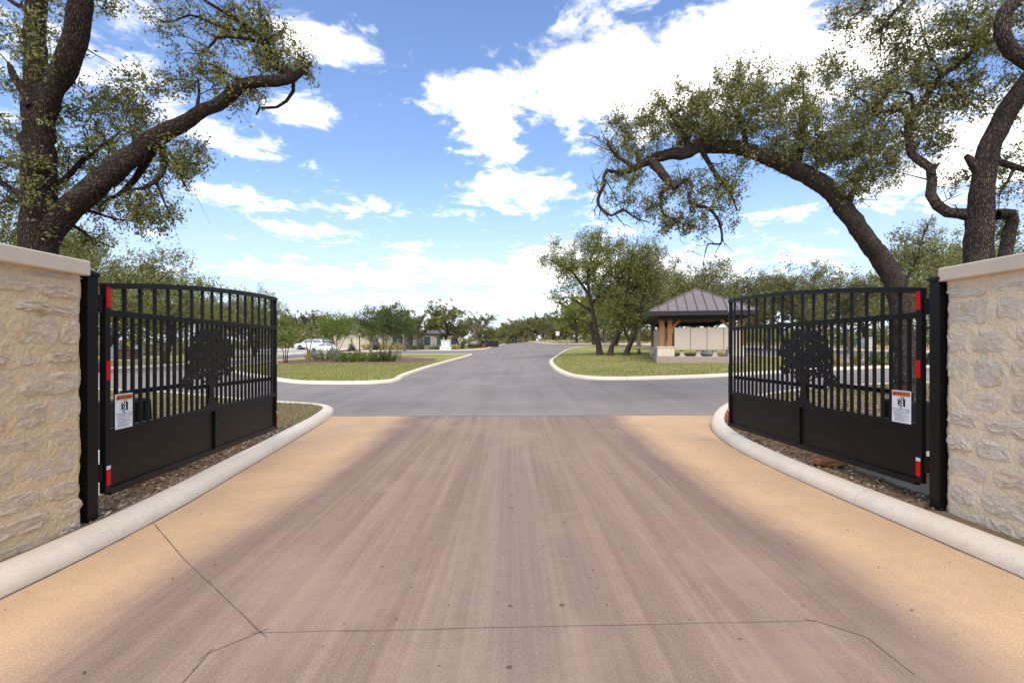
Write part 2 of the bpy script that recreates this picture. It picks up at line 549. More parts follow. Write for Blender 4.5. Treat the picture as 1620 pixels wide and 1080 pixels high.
# ------------------------------------------------------------------ mesh building
class MB:
    def __init__(s):
        s.v, s.f, s.uv, s.n = [], [], [], 0

    def add(s, verts, faces):
        o = s.n
        s.v.extend([tuple(x) for x in verts])
        s.n += len(verts)
        s.f.extend([tuple(o + i for i in f) for f in faces])

    def box(s, c, d, rz=0.0, M=None, taper=1.0):
        x, y, z = d[0] / 2, d[1] / 2, d[2] / 2
        P = [Vector((sx * x * (taper if sz > 0 else 1), sy * y * (taper if sz > 0 else 1), sz * z)) for sz in (-1, 1) for sx, sy in ((-1, -1), (1, -1), (1, 1), (-1, 1))]
        if rz:
            Mr = Matrix.Rotation(rz, 3, 'Z')
            P = [Mr @ p for p in P]
        if M is not None:
            P = [M @ p for p in P]
        P = [p + Vector(c) for p in P]
        s.add(P, [(0, 3, 2, 1), (4, 5, 6, 7), (0, 1, 5, 4), (1, 2, 6, 5), (2, 3, 7, 6), (3, 0, 4, 7)])

    def bar(s, a, b, w, h):
        a, b = Vector(a), Vector(b)
        d = b - a
        q = d.to_track_quat('X', 'Z').to_matrix()
        s.box((a + b) / 2, (d.length, w, h), M=q)

    def prism(s, poly, z0, z1):
        n = len(poly)
        P = [(p[0], p[1], z0) for p in poly] + [(p[0], p[1], z1) for p in poly]
        F = [tuple(range(n - 1, -1, -1)), tuple(range(n, 2 * n))]
        F += [(i, (i + 1) % n, n + (i + 1) % n, n + i) for i in range(n)]
        s.add(P, F)

    def extrude_y(s, poly, y0, y1):
        n = len(poly)
        P = [(p[0], y0, p[1]) for p in poly] + [(p[0], y1, p[1]) for p in poly]
        F = [tuple(range(n)), tuple(range(2 * n - 1, n - 1, -1))]
        F += [((i + 1) % n, i, n + i, n + (i + 1) % n) for i in range(n)]
        s.add(P, F)

    def lathe(s, c, prof, n=14, axis='Z'):
        o = []
        for (r, z) in prof:
            for k in range(n):
                a = 2 * math.pi * k / n
                p = Vector((r * math.cos(a), r * math.sin(a), z))
                if axis == 'Y':
                    p = Vector((p.x, p.z, p.y))
                if axis == 'X':
                    p = Vector((p.z, p.x, p.y))
                o.append(p + Vector(c))
        F = []
        for i in range(len(prof) - 1):
            for k in range(n):
                F.append((i * n + k, i * n + (k + 1) % n, (i + 1) * n + (k + 1) % n, (i + 1) * n + k))
        F.append(tuple(range(n - 1, -1, -1)))
        F.append(tuple((len(prof) - 1) * n + k for k in range(n)))
        s.add(o, F)

    def build(s, name, mat, parent=None, loc=None, smooth=False, bevel=0.0):
        me = bpy.data.meshes.new(name)
        v = s.v
        if loc is not None:
            v = [(p[0] - loc[0], p[1] - loc[1], p[2] - loc[2]) for p in v]
        me.from_pydata(v, [], s.f)
        me.materials.append(MATS[mat])
        if bevel:
            bm = bmesh.new()
            bm.from_mesh(me)
            bmesh.ops.bevel(bm, geom=bm.edges[:], offset=bevel, segments=1, affect='EDGES', clamp_overlap=True)
            bm.to_mesh(me)
            bm.free()
        if smooth:
            me.polygons.foreach_set('use_smooth', [True] * len(me.polygons))
        me.update()
        return link(name, me, parent, loc if parent is None else None)


def link(name, me, parent=None, loc=None):
    o = bpy.data.objects.new(name, me)
    COL.objects.link(o)
    if parent is not None:
        o.parent = parent
    if loc is not None:
        o.location = loc
    return o


def tag(o, label=None, cat=None, group=None, kind=None):
    for k, v in (('label', label), ('category', cat), ('group', group), ('kind', kind)):
        if v:
            o[k] = v
    return o


def thing(name, label, cat, loc=(0, 0, 0), rz=0.0, group=None):
    o = bpy.data.objects.new(name, None)
    COL.objects.link(o)
    o.location = loc
    o.rotation_euler = (0, 0, rz)
    o.empty_display_size = .1
    return tag(o, label, cat, group)


def copy_tree(o, parent=None):
    c = o.copy()
    COL.objects.link(c)
    c.parent = parent
    for ch in list(o.children):
        copy_tree(ch, c)
    return c


def share(o, parent, loc=(0, 0, 0), scale=None, rz=0.0):
    c = o.copy()
    COL.objects.link(c)
    c.parent = parent
    c.location = loc
    if scale:
        c.scale = scale
    c.rotation_euler = (0, 0, rz)
    return c


# ------------------------------------------------------------------ ground regions
def catmull(pts, step, closed=False):
    P = [np.array(p, float) for p in pts]
    n = len(P)
    out = []
    rngs = range(n) if closed else range(n - 1)
    for i in rngs:
        p1, p2 = P[i], P[(i + 1) % n]
        p0 = P[(i - 1) % n] if (closed or i > 0) else 2 * p1 - p2
        p3 = P[(i + 2) % n] if (closed or i < n - 2) else 2 * p2 - p1
        k = max(1, int(np.linalg.norm(p2 - p1) / step))
        for j in range(k):
            t = j / k
            out.append(.5 * ((2 * p1) + (p2 - p0) * t + (2 * p0 - 5 * p1 + 4 * p2 - p3) * t * t + (3 * p1 - p0 - 3 * p2 + p3) * t ** 3))
    if not closed:
        out.append(P[-1])
    return out


def normals2(pts, closed):
    n = len(pts)
    N = []
    for i in range(n):
        a = pts[(i - 1) % n] if (closed or i > 0) else pts[i]
        b = pts[(i + 1) % n] if (closed or i < n - 1) else pts[i]
        d = b - a
        d = d / (np.linalg.norm(d) + 1e-9)
        N.append(np.array((-d[1], d[0])))      # left of travel
    return N


def region(name, poly, dz, mat, ys=2.0, xs=4.0, kind='structure', noise=0.0, zf=None):
    zf = zf or (lambda x, y: g(x, y) + dz)
    tri = tessellate_polygon([[Vector((p[0], p[1], 0)) for p in poly]])
    bm = bmesh.new()
    vs = [bm.verts.new((p[0], p[1], 0)) for p in poly]
    for t in tri:
        try:
            bm.faces.new([vs[i] for i in t])
        except ValueError:
            pass
    x0, x1 = min(p[0] for p in poly), max(p[0] for p in poly)
    y0, y1 = min(p[1] for p in poly), max(p[1] for p in poly)
    cuts = []
    y = max(y0, 9.0)
    while y < y1:
        cuts.append(((0, y, 0), (0, 1, 0)))
        y += ys if y < 45 else (ys * 2.5 if y < 170 else 60)
    x = max(x0, -40)
    while x < min(x1, 40):
        cuts.append(((x, 0, 0), (1, 0, 0)))
        x += xs
    for co, no in cuts:
        bmesh.ops.bisect_plane(bm, geom=bm.verts[:] + bm.edges[:] + bm.faces[:], plane_co=co, plane_no=no)
    bmesh.ops.recalc_face_normals(bm, faces=bm.faces[:])
    for v in bm.verts:
        v.co.z = zf(v.co.x, v.co.y)
    if bm.faces and sum(f.normal.z for f in bm.faces) < 0:
        bmesh.ops.reverse_faces(bm, faces=bm.faces[:])
    bm.normal_update()
    if sum(f.normal.z for f in bm.faces) < 0:
        bmesh.ops.reverse_faces(bm, faces=bm.faces[:])
    me = bpy.data.meshes.new(name)
    bm.to_mesh(me)
    bm.free()
    me.materials.append(MATS[mat])
    o = link(name, me)
    o['kind'] = kind
    return o


KPROF = [(0, -.10), (.004, .026), (.02, .070), (.052, .103), (.098, .121), (.15, .127), (.205, .126), (.243, .117), (.25, -.10)]


def kerb(name, pts, side, closed=False, seg=3.0, step=.35, label=None):
    """side +1: the kerb body lies left of travel. Each cast length is a piece of its own."""
    P = catmull(pts, step, closed)
    if closed:
        P = P + [P[0]]
    Nn = normals2(P, False)
    if closed:
        Nn[0] = Nn[-1] = (Nn[0] + Nn[-1]) / np.linalg.norm(Nn[0] + Nn[-1])
    root = bpy.data.objects.new(name, None)
    COL.objects.link(root)
    root['kind'] = 'structure'
    acc, cur = 0.0, [0]
    runs = []
    for i in range(1, len(P)):
        acc += np.linalg.norm(P[i] - P[i - 1])
        cur.append(i)
        if acc > seg:
            runs.append(cur)
            cur, acc = [i], 0.0
    if len(cur) > 1:
        runs.append(cur)
    inner = [P[i] + Nn[i] * side * .242 for i in range(len(P))]
    for r in runs:
        mb = MB()
        rows = []
        for j, i in enumerate(r):
            p = P[i].copy()
            if j == 0:
                d = P[r[1]] - P[r[0]]
                p = p + d / np.linalg.norm(d) * .0065
            if j == len(r) - 1:
                d = P[r[-2]] - P[r[-1]]
                p = p + d / np.linalg.norm(d) * .0065
            row = []
            for (o, h) in KPROF:
                q = p + Nn[i] * side * o
                row.append((q[0], q[1], g(p[0], p[1]) + h))
            rows.append(row)
        K = len(KPROF)
        V = [v for row in rows for v in row]
        F = []
        for j in range(len(rows) - 1):
            for k in range(K - 1):
                a, b2, c2, d2 = j * K + k, j * K + k + 1, (j + 1) * K + k + 1, (j + 1) * K + k
                F.append((a, b2, c2, d2) if side < 0 else (a, d2, c2, b2))
        mb.add(V, F)
        mb.add(rows[0], [tuple(range(K))])
        mb.add(rows[-1], [tuple(range(K - 1, -1, -1))])
        mb.build('kerb_stone', 'kerb_concrete', root, smooth=False)
    for ch in root.children:
        me = ch.data
        fl = [len(p.vertices) == 4 for p in me.polygons]
        me.polygons.foreach_set('use_smooth', fl)
    return inner


KL = [(-3.12, -8), (-3.08, 0), (-3.05, 3.0), (-3.055, 4.0), (-3.13, 5.0), (-3.26, 6.1), (-3.41, 7.4), (-3.57, 8.7), (-3.73, 10.0), (-3.88, 11.0), (-4.08, 11.75), (-4.5, 12.3),
      (-5.1, 12.65), (-5.97, 12.97), (-8, 14.1), (-10, 15.3), (-12.2, 16.1), (-16, 17.6), (-25, 20.2), (-60, 28)]
KR = [(3.36, -8), (3.36, 0), (3.33, 3.0), (3.28, 4.5), (3.245, 5.6), (3.25, 6.7), (3.34, 7.9), (3.60, 9.2), (4.01, 10.3), (4.62, 11.5), (5.41, 12.6),
      (6.34, 13.5), (8.52, 15.0), (10.38, 15.8), (13.67, 16.6), (20, 17.5), (30, 18.6), (60, 22)]
IL = [(-13.7, 25.5), (-11.4, 22.9), (-9.5, 20.7), (-8.1, 19.4), (-6.55, 18.95), (-5.3, 19.0), (-4.62, 19.6), (-4.5, 20.8), (-4.74, 23), (-4.82, 31.4), (-4.45, 44.9), (-4.25, 54), (-4.5, 56.7),
      (-5.3, 57.8), (-8.2, 60.2), (-12.2, 61.6), (-16, 61), (-19, 57), (-20, 48), (-19, 38), (-16.8, 30)]
IR = [(9.46, 20.17), (8.27, 19.67), (6.81, 19.2), (4.26, 18.87), (3.45, 19.1), (2.86, 19.6), (2.42, 20.6), (2.18, 22.2), (2.08, 25), (2.14, 28.9), (2.4, 33), (2.95, 36.8), (5.56, 53), (8.35, 64.4), (10.5, 69.4),
      (12.5, 70.6), (15, 67), (17, 58), (17.5, 48), (16.9, 38), (16.7, 32), (17.6, 29.3), (20, 28.2), (25, 27.8), (27, 26.2), (26, 24.6), (19.6, 23.7), (17, 23.3), (14.8, 22.6), (13.3, 22)]
OL = [(-60, 33), (-40, 29.6), (-30, 28.6), (-25.4, 29.1), (-23.3, 31), (-22.7, 34), (-23.3, 38), (-24.6, 48), (-26, 58), (-31, 66), (-60, 74)]
OH = [(-60, 95), (-22, 92.6), (-14, 94.4), (-7, 90), (-4.6, 92), (-4.3, 109), (-2.2, 138), (-1.5, 160)]
OR = [(4.0, 160), (6.0, 130), (7.0, 99), (9, 93), (13, 87.5), (20, 80), (26, 70), (29, 58), (30.6, 50), (33, 42.5), (42, 37.5), (60, 35)]

iL = kerb('driveway_kerb', KL, +1, seg=2.0, step=.3)
iR = kerb('driveway_kerb', KR, -1, seg=2.4, step=.3)
iIL = kerb('island_kerb', IL, +1, True, seg=5, step=.6)
iIR = kerb('island_kerb', IR, -1, True, seg=5, step=.6)
iOL = kerb('street_kerb', OL, +1, seg=8, step=1.2)
iOH = kerb('street_kerb', OH, +1, seg=9, step=1.5)
iOR = kerb('street_kerb', OR, +1, seg=9, step=1.5)

region('ground', [(-400, -60), (400, -60), (400, 600), (-400, 600)], -.32, 'dry_field', ys=6, xs=8)
dl = [(p[0] - .05, p[1]) for p in catmull(KL[:10], .4) if p[1] <= 11.05] + [(-4.0, 11.09)]
dr = [(p[0] + .05, p[1]) for p in catmull(KR[:11], .4) if p[1] <= 11.05] + [(4.5, 11.09)]
drive = region('driveway', dl + dr[::-1], 0.0, 'stained_concrete')
rj = random.Random(2)
edge = [(-62, 11.06)] + [(-4.6 + .12 * k, 11.03 + rj.uniform(-.018, .012) + .012 * math.sin(k * .5)) for k in range(78)] + [(62, 11.06)]
region('road', edge + [(62, 165), (-62, 165)], .004, 'asphalt')
region('parking_apron', [(-58, 66), (-30, 67), (-24, 72), (-21.5, 84), (-23, 92), (-58, 94.6)], .006, 'light_concrete')
T2 = lambda A: [tuple(p) for p in A]
region('verge', T2(iL) + [(-60, -8)], .106, 'verge_soil')
region('verge', T2(iR) + [(60, -8)], .106, 'verge_soil')
region('island_lawn', T2(iIL), .106, 'lawn')
region('island_lawn', T2(iIR), .106, 'lawn')
region('outer_lawn', T2(iOL), .106, 'lawn')
region('house_lawn', T2(iOH) + [(-2, 240), (-60, 240)], .106, 'lawn')
region('dry_field', T2(iOR) + [(60, 240), (5, 240)], .106, 'dry_field')
BEDL = [(-17.6, 36), (-15.5, 34.9), (-13, 35.6), (-10.5, 35.6), (-7.6, 34.8), (-6.0, 37), (-6.4, 43), (-9, 46), (-13, 47.5), (-17.5, 46)]
region('planting_bed', [tuple(p) for p in catmull(BEDL, 1.0, True)], .114, 'bed_mulch')
BEDR = [(13.6, 23.4), (15, 23.3), (17.2, 24.0), (19.6, 24.4), (22, 24.8), (22, 26), (19, 25.8), (16, 25.2), (13.8, 24.4)]
region('planting_bed', [tuple(p) for p in catmull(BEDR, 1.0, True)], .114, 'bed_mulch')


# saw-cut and sealed detector loops in the driveway
def strip(name, pts, w, mat, z=.004, parent=None):
    mb = MB()
    P = [Vector((p[0], p[1], 0)) for p in pts]
    Q = [P[0]]
    for a, b in zip(P, P[1:]):
        k = max(1, int((b - a).length / .12))
        for j in range(1, k + 1):
            q = a.lerp(b, j / k)
            if j < k:
                q = q + Vector((random.uniform(-.004, .004), random.uniform(-.004, .004), 0))
            Q.append(q)
    V = []
    for i, q in enumerate(Q):
        d = (Q[min(i + 1, len(Q) - 1)] - Q[max(i - 1, 0)]).normalized()
        n = Vector((-d.y, d.x, 0)) * w * .5 * random.uniform(.7, 1.25)
        V += [(q.x + n.x, q.y + n.y, z), (q.x - n.x, q.y - n.y, z)]
    mb.add(V, [(2 * i, 2 * i + 1, 2 * i + 3, 2 * i + 2) for i in range(len(Q) - 1)])
    return mb.build(name, mat, parent)


def gp(px, py):
    Y = CAM_Z * FPX / (py - HOR)
    return ((px - CX) / FPX * Y, Y)


for pts, w in (([gp(245, 829), gp(262, 850), gp(300, 893), gp(345, 935), gp(392, 980), gp(422, 1008)], .013),
               ([gp(398, 1001), gp(640, 996), gp(810, 992), gp(1010, 988), gp(1295, 981)], .007),
               ([gp(425, 994), gp(330, 1033), gp(287, 1082)], .008), ([gp(338, 1025), gp(312, 1046)], .006),
               ([gp(1272, 979), gp(1300, 985), gp(1372, 1008), gp(1448, 1068)], .009),
               ([gp(302, 788), gp(400, 775), gp(500, 765), gp(572, 755), gp(600, 762)], .006),
               ([gp(358, 755), gp(480, 722), gp(620, 690)], .006), ([gp(1060, 768), gp(1045, 752), gp(1015, 722), gp(975, 716)], .008),
               ([gp(1045, 752), gp(1030, 760)], .008), ([gp(620, 1062), gp(810, 1058)], .0)):
    if w:
        strip('saw_cut', pts, w * .52, 'sealant', .003, drive)
for K_, sgn in ((KL, -1), (KR, 1)):
    line = [(p[0] - sgn * .004, p[1]) for p in catmull(K_[:11], .5) if 1.5 < p[1] < 11.0]
    o = strip('gutter_joint', line, .016, 'sealant', .0035, drive)


# ------------------------------------------------------------------ scattered ground stuff
def quads_obj(name, C, U, Vv, mat, parent=None, loc=None, tri=False):
    """rhombus or triangle faces: centre C, half axes U (long) and V (wide)"""
    n = len(C)
    if tri:
        V = np.stack([C - Vv, C + Vv, C + U], 1).reshape(-1, 3)
        k = 3
    else:
        V = np.stack([C - U, C + Vv, C + U, C - Vv], 1).reshape(-1, 3)
        k = 4
    if loc is not None:
        V = V - np.array(loc)
    me = bpy.data.meshes.new(name)
    me.vertices.add(n * k)
    me.vertices.foreach_set('co', V.astype(np.float32).ravel())
    me.loops.add(n * k)
    me.loops.foreach_set('vertex_index', np.arange(n * k, dtype=np.int32))
    me.polygons.add(n)
    me.polygons.foreach_set('loop_start', np.arange(0, n * k, k, dtype=np.int32))
    me.polygons.foreach_set('loop_total', np.full(n, k, dtype=np.int32))
    me.materials.append(MATS[mat])
    me.update(calc_edges=True)
    return link(name, me, parent, loc if parent is None else None)


def in_poly(P, poly):
    x, y = P[:, 0], P[:, 1]
    r = np.zeros(len(P), bool)
    n = len(poly)
    for i in range(n):
        x1, y1 = poly[i]
        x2, y2 = poly[(i + 1) % n]
        c = ((y1 > y) != (y2 > y)) & (x < (x2 - x1) * (y - y1) / (y2 - y1 + 1e-12) + x1)
        r ^= c
    return r


def scatter(poly, n, box=None, excl=None):
    A = np.array(poly)
    lo, hi = A.min(0), A.max(0)
    if box:
        lo, hi = np.maximum(lo, box[0]), np.minimum(hi, box[1])
    P = rng.uniform(lo, hi, (int(n * 3), 2))
    m = in_poly(P, poly)
    if excl:
        for e in excl:
            m &= ~in_poly(P, e)
    P = P[m][:n]
    z = np.array([g(x, y) for x, y in P])
    return np.column_stack([P, z])


def blades(name, P, hmin, hmax, w, mat, dz=.103, lean=.6, label=None):
    n = len(P)
    a = rng.uniform(0, 2 * np.pi, n)
    h = rng.uniform(hmin, hmax, n)
    C = P.copy()
    C[:, 2] += dz
    U = np.column_stack([np.cos(a) * h * lean * rng.uniform(0, 1, n), np.sin(a) * h * lean * rng.uniform(0, 1, n), h])
    b = rng.uniform(0, np.pi, n)
    Vv = np.column_stack([np.cos(b) * w, np.sin(b) * w, np.zeros(n)])
    o = quads_obj(name, C, U, Vv, mat, tri=True)
    return tag(o, label, 'grass', None, 'stuff')


pIL, pIR = T2(iIL), T2(iIR)
vL, vR = T2(iL) + [(-60, -8)], T2(iR) + [(60, -8)]
blades('grass', scatter(pIL, 42000, ((-17, 19), (-4, 38)), [BEDL]), .03, .075, .012, 'grass_blades', label='mown green and straw grass of the island with flower bed')
blades('grass', scatter(pIR, 42000, ((2, 18.8), (16, 40))), .03, .075, .012, 'grass_blades', label='mown green and straw grass around the mailbox pavilion')
blades('grass', scatter(vL, 16000, ((-14, 8.8), (-3.8, 16.5))), .03, .10, .006, 'grass_blades', label='patchy grass behind the left gate')
blades('grass', scatter(vR, 7000, ((3.9, 11.5), (14, 17))), .03, .10, .006, 'grass_blades', label='thin grass along the kerb behind the right gate')
blades('dry_grass', scatter(T2(iOR) + [(60, 240), (5, 240)], 30000, ((5, 36), (60, 170))), .15, .5, .05, 'dry_blades', label='tall dry straw grass of the far field')


def litter(name, poly, n, box, size, label, dz=.112, excl=None):
    P = scatter(poly, n, box, excl)
    n = len(P)
    C = P.copy()
    C[:, 2] += dz + (rng.uniform(0, .012, n) if dz > .05 else .004)
    a = rng.uniform(0, 2 * np.pi, n)
    L = rng.uniform(.4, 1, n) * size
    tl = rng.normal(0, .5, n)
    U = np.column_stack([np.cos(a), np.sin(a), tl * .6]) * L[:, None]
    Vv = np.column_stack([-np.sin(a), np.cos(a), rng.normal(0, .5, n)]) * (L * rng.uniform(.25, .6, n))[:, None]
    return tag(quads_obj(name, C, U, Vv, 'litter_chips'), label, 'litter', None, 'stuff')


litter('leaf_litter', dl + dr[::-1], 150, ((-3.3, 2.2), (3.6, 11)), .016, 'few dead leaves blown across the driveway', dz=.004)
litter('leaf_litter', vR, 16000, ((3.45, 4.3), (7.5, 11.5)), .032, 'brown leaf litter and stones under the right gate')
litter('leaf_litter', vR, 9000, ((4, 8), (16, 16)), .05, 'brown leaf litter around the leaning oak')
litter('leaf_litter', vL, 9000, ((-5, 4), (-3.3, 9.5)), .026, 'dark mulch under the left gate')
litter('leaf_litter', vL, 2500, ((-9, 8.5), (-3.7, 13)), .022, 'scattered dead leaves on the verge behind the left gate')


# ------------------------------------------------------------------ stone walls
def stone_mesh(w, h, proud, seed):
    r = random.Random(seed)
    n = 16
    ang = [2 * math.pi * k / n for k in range(n)]
    base = []
    e = r.uniform(.42, .62)
    for a in ang:
        c, s_ = math.cos(a), math.sin(a)
        base.append((math.copysign(abs(c) ** e, c) * w / 2 * r.uniform(.88, 1.05), math.copysign(abs(s_) ** e, s_) * h / 2 * r.uniform(.84, 1.06)))
    tx, tz = r.uniform(-.25, .25), r.uniform(-.35, .35)
    V, F = [], []
    for (k, d) in ((1.0, -.05), (.985, proud * .15), (.93, proud * .7), (.72, proud), (.36, proud)):
        for (x, z) in base:
            dd = d + (r.gauss(0, proud * .30) if d > 0 else 0)
            if d > 0:
                dd += proud * .45 * (tx * x / (w / 2) + tz * z / (h / 2))
            jx, jz = ((r.gauss(0, w * .035), r.gauss(0, h * .05)) if k < .97 else (0, 0))
            V.append((x * k + jx, z * k + jz, dd))
    V.append((0, 0, proud))
    for i in range(4):
        for k in range(n):
            F.append((i * n + k, i * n + (k + 1) % n, (i + 1) * n + (k + 1) % n, (i + 1) * n + k))
    for k in range(n):
        F.append((4 * n + k, 4 * n + (k + 1) % n, 5 * n))
    return V, F


def vnoise(x, y, s=1.0, seed=0.0):
    return (math.sin(x * 7.1 * s + 1.3 * math.sin(y * 5.3 * s + seed) + seed) + math.sin(y * 9.7 * s + 1.7 * math.sin(x * 6.1 * s - seed)) +
            .6 * math.sin((x + y) * 17.3 * s + seed * 2) + .5 * math.sin((x - y) * 23.1 * s + seed)) / 3.1


def stone_wall(sx, xf, y0, y1, label, seed, stone_mat='limestone', mortar='mortar'):
    """sx = +1: face looks towards +X. Face plane at xf, wall runs y0..y1"""
    r = random.Random(seed)
    zb, zt = .06, 2.06
    t = thing('stone_wall', label, 'wall', (xf - sx * .22, (y0 + y1) / 2, zb), 0)
    L = t.location.copy()
    mb = MB()
    ny, nz = int((y1 - y0) / .022), int((zt - zb) / .022)
    V, F = [], []
    for j in range(nz + 1):
        for i in range(ny + 1):
            y, z = y0 + (y1 - y0) * i / ny, zb + (zt - zb) * j / nz
            d = .003 + .006 * vnoise(y, z, 1.0, seed) + .005 * vnoise(y, z, 2.7, seed + 2) + .003 * vnoise(y, z, 6.1, seed + 5)
            yy = y
            if i == ny:
                yy = y1 + .012 * vnoise(0, z, 2.1, seed) + .006 * vnoise(0, z, 7, seed)
            V.append((xf + sx * d, yy, z))
    for j in range(nz):
        for i in range(ny):
            a = j * (ny + 1) + i
            q = (a, a + 1, a + ny + 2, a + ny + 1)
            F.append(q if sx > 0 else q[::-1])
    mb.add(V, F)
    # the rest of the mortared core, its far end uneven as well
    e0 = mb.n
    V2 = []
    for j in range(nz + 1):
        z = zb + (zt - zb) * j / nz
        yy = y1 + .012 * vnoise(0, z, 2.1, seed) + .006 * vnoise(0, z, 7, seed)
        V2.append((xf - sx * .44, yy, z))
    F2 = []
    mb.add(V2, [])
    for j in range(nz):
        a, b2 = j * (ny + 1) + ny, (j + 1) * (ny + 1) + ny
        q = (a, e0 + j, e0 + j + 1, b2)
        mb.f.append(q if sx > 0 else q[::-1])
    mb.box((xf - sx * .24, (y0 + y1) / 2 - .02, (zb + zt) / 2), (.40, y1 - y0 - .04, zt - zb - .01))
    mb.build('mortar', mortar, t, L, smooth=True)
    z = zb + .01
    k = 0
    while z < zt - .05:
        h = min(r.choice((.09, .12, .15, .18, .20, .24)), zt - z - .012)
        y = y1 + .012 - r.uniform(0, .02)
        while y > y0 + .08:
            w = r.uniform(.16, .52) * (1.0 if h > .09 else 1.15)
            w = min(w, y - y0 - .02)
            hh = h * r.uniform(.78, .95)
            proud = r.choice((.005, .007, .009, .011, .014))
            Vs, Fs = stone_mesh(w, hh, proud, seed * 1000 + k)
            c = Vector((xf, y - w / 2, z + h / 2 + r.uniform(-.012, .012)))
            tilt = r.uniform(-.05, .05)
            W2 = []
            for (a, b2, d) in Vs:
                a2 = a * math.cos(tilt) - b2 * math.sin(tilt)
                b3 = a * math.sin(tilt) + b2 * math.cos(tilt)
                W2.append((c.x + sx * d - L.x, c.y + a2 - L.y, c.z + b3 - L.z))
            sm = MB()
            sm.add(W2, [f if sx > 0 else f[::-1] for f in Fs])
            sm.build('stone', stone_mat, t)
            y -= w + r.uniform(.016, .055)
            k += 1
        z += h + r.uniform(.008, .030)
    cp = MB()
    cp.box((xf - sx * .22, (y0 + y1) / 2, 2.115), (.54, y1 - y0 + .10, .115))
    cp.build('coping', 'cast_stone', t, L, bevel=.008)
    return t


stone_wall(+1, -3.35, 1.9, 3.965, 'warm tan limestone rubble wall at the left of the driveway', 3, 'limestone_tan', 'mortar')
stone_wall(-1, 3.685, 1.9, 4.325, 'whitish limestone rubble wall at the right of the driveway', 8, 'limestone', 'mortar_pale')


# ------------------------------------------------------------------ gates
def gate_post(c, label):
    t = thing('gate_post', label, 'gate post', (c[0], c[1], .05))
    mb = MB()
    mb.box((0, 0, 1.01), (.104, .104, 2.02))
    mb.build('post', 'black_steel', t, bevel=.004)
    mb = MB()
    mb.box((0, 0, 2.033), (.122, .122, .026))
    mb.box((0, 0, 2.055), (.122, .122, .018), taper=.35)
    mb.build('post_cap', 'black_steel', t)
    return t


gate_post((-3.408, 4.105), 'black square steel post between left stone wall and gate')
gate_post((3.688, 4.412), 'black square steel post between right stone wall and gate')


def gate_tree_rows(seed):
    """cut-steel oak: returns runs (u0,u1,v0,v1) in gate-plane metres, origin at trunk foot"""
    r = random.Random(seed)
    lobes = []
    lobes.append((0, .68, .24))
    for k in range(4):
        lobes.append((-.30 + .19 * k, .66, .20))
    for k in range(110):
        a = r.uniform(0, 2 * math.pi)
        q = math.sqrt(r.uniform(.3, 1.1))
        lobes.append((.40 * q * math.cos(a) - .02, .67 + .22 * q * math.sin(a), r.uniform(.06, .10)))
    lobes += [(-.46, .43, .06), (-.52, .37, .055), (-.57, .32, .05), (-.50, .30, .05), (-.43, .34, .05), (-.62, .27, .035), (-.44, .50, .07), (-.36, .42, .06), (.42, .44, .05), (.36, .42, .05), (-.30, .40, .05), (.30, .43, .05)]
    holes = []
    for k in range(95):
        a = r.uniform(0, 2 * math.pi)
        q = math.sqrt(r.uniform(0, 1))
        holes.append((.45 * q * math.cos(a) - .03, .62 + .30 * q * math.sin(a), r.uniform(.009, .017), r.uniform(0, math.pi)))
    for k in range(16):
        holes.append((r.uniform(-.60, -.34), r.uniform(.27, .48), r.uniform(.009, .016), r.uniform(0, math.pi)))
    LO = np.array(lobes)
    HO = np.array(holes)

    def inside(u, v):
        if v < .46:
            w = .055 + .20 * math.exp(-v / .035) + max(0, v - .30) * .35
            if abs(u + .01 * math.sin(v * 9)) < w:
                # the cut between the two main boughs
                if v > .36 and abs(u) < (v - .36) * .10:
                    return False
                return True
            for s_, sp in ((-1, 1.25), (1, 1.0), (-1, .55), (1, .6)):
                uu = s_ * (.03 + (v - .26) * sp * 1.6)
                if v > .26 and abs(u - uu) < .022:
                    return True
        d = (u - LO[:, 0]) ** 2 + (v - LO[:, 1]) ** 2
        wob = 1 + .09 * math.sin(40 * u + 31 * v) + .07 * math.sin(57 * v - 23 * u)
        if not (d < (LO[:, 2] * wob) ** 2).any():
            return False
        cu, su = np.cos(HO[:, 3]), np.sin(HO[:, 3])
        du, dv = u - HO[:, 0], v - HO[:, 1]
        p, q = du * cu + dv * su, -du * su + dv * cu
        if ((p / (HO[:, 2] * 1.25)) ** 2 + (q / (HO[:, 2] * .62)) ** 2 < 1).any():
            return False
        return True
    runs = []
    dv, du = .0085, .0055
    nv = int(.985 / dv)
    for j in range(nv):
        v = j * dv + dv / 2
        st = None
        u = -.70
        while u < .62:
            i_ = inside(u, v)
            if i_ and st is None:
                st = u
            if not i_ and st is not None:
                if u - st > .008:
                    runs.append((st - du / 2, u - du / 2, j * dv, (j + 1) * dv))
                st = None
            u += du
        if st is not None:
            runs.append((st, u, j * dv, (j + 1) * dv))
    return runs


RUNS = gate_tree_rows(11)


def text_mesh(body, size, align='CENTER'):
    cu = bpy.data.curves.new('txt', 'FONT')
    cu.body = body
    cu.size = size
    cu.align_x = align
    cu.resolution_u = 3
    ob = bpy.data.objects.new('txt', cu)
    COL.objects.link(ob)
    dg = bpy.context.evaluated_depsgraph_get()
    me = bpy.data.meshes.new_from_object(ob.evaluated_get(dg))
    bpy.data.objects.remove(ob)
    return me


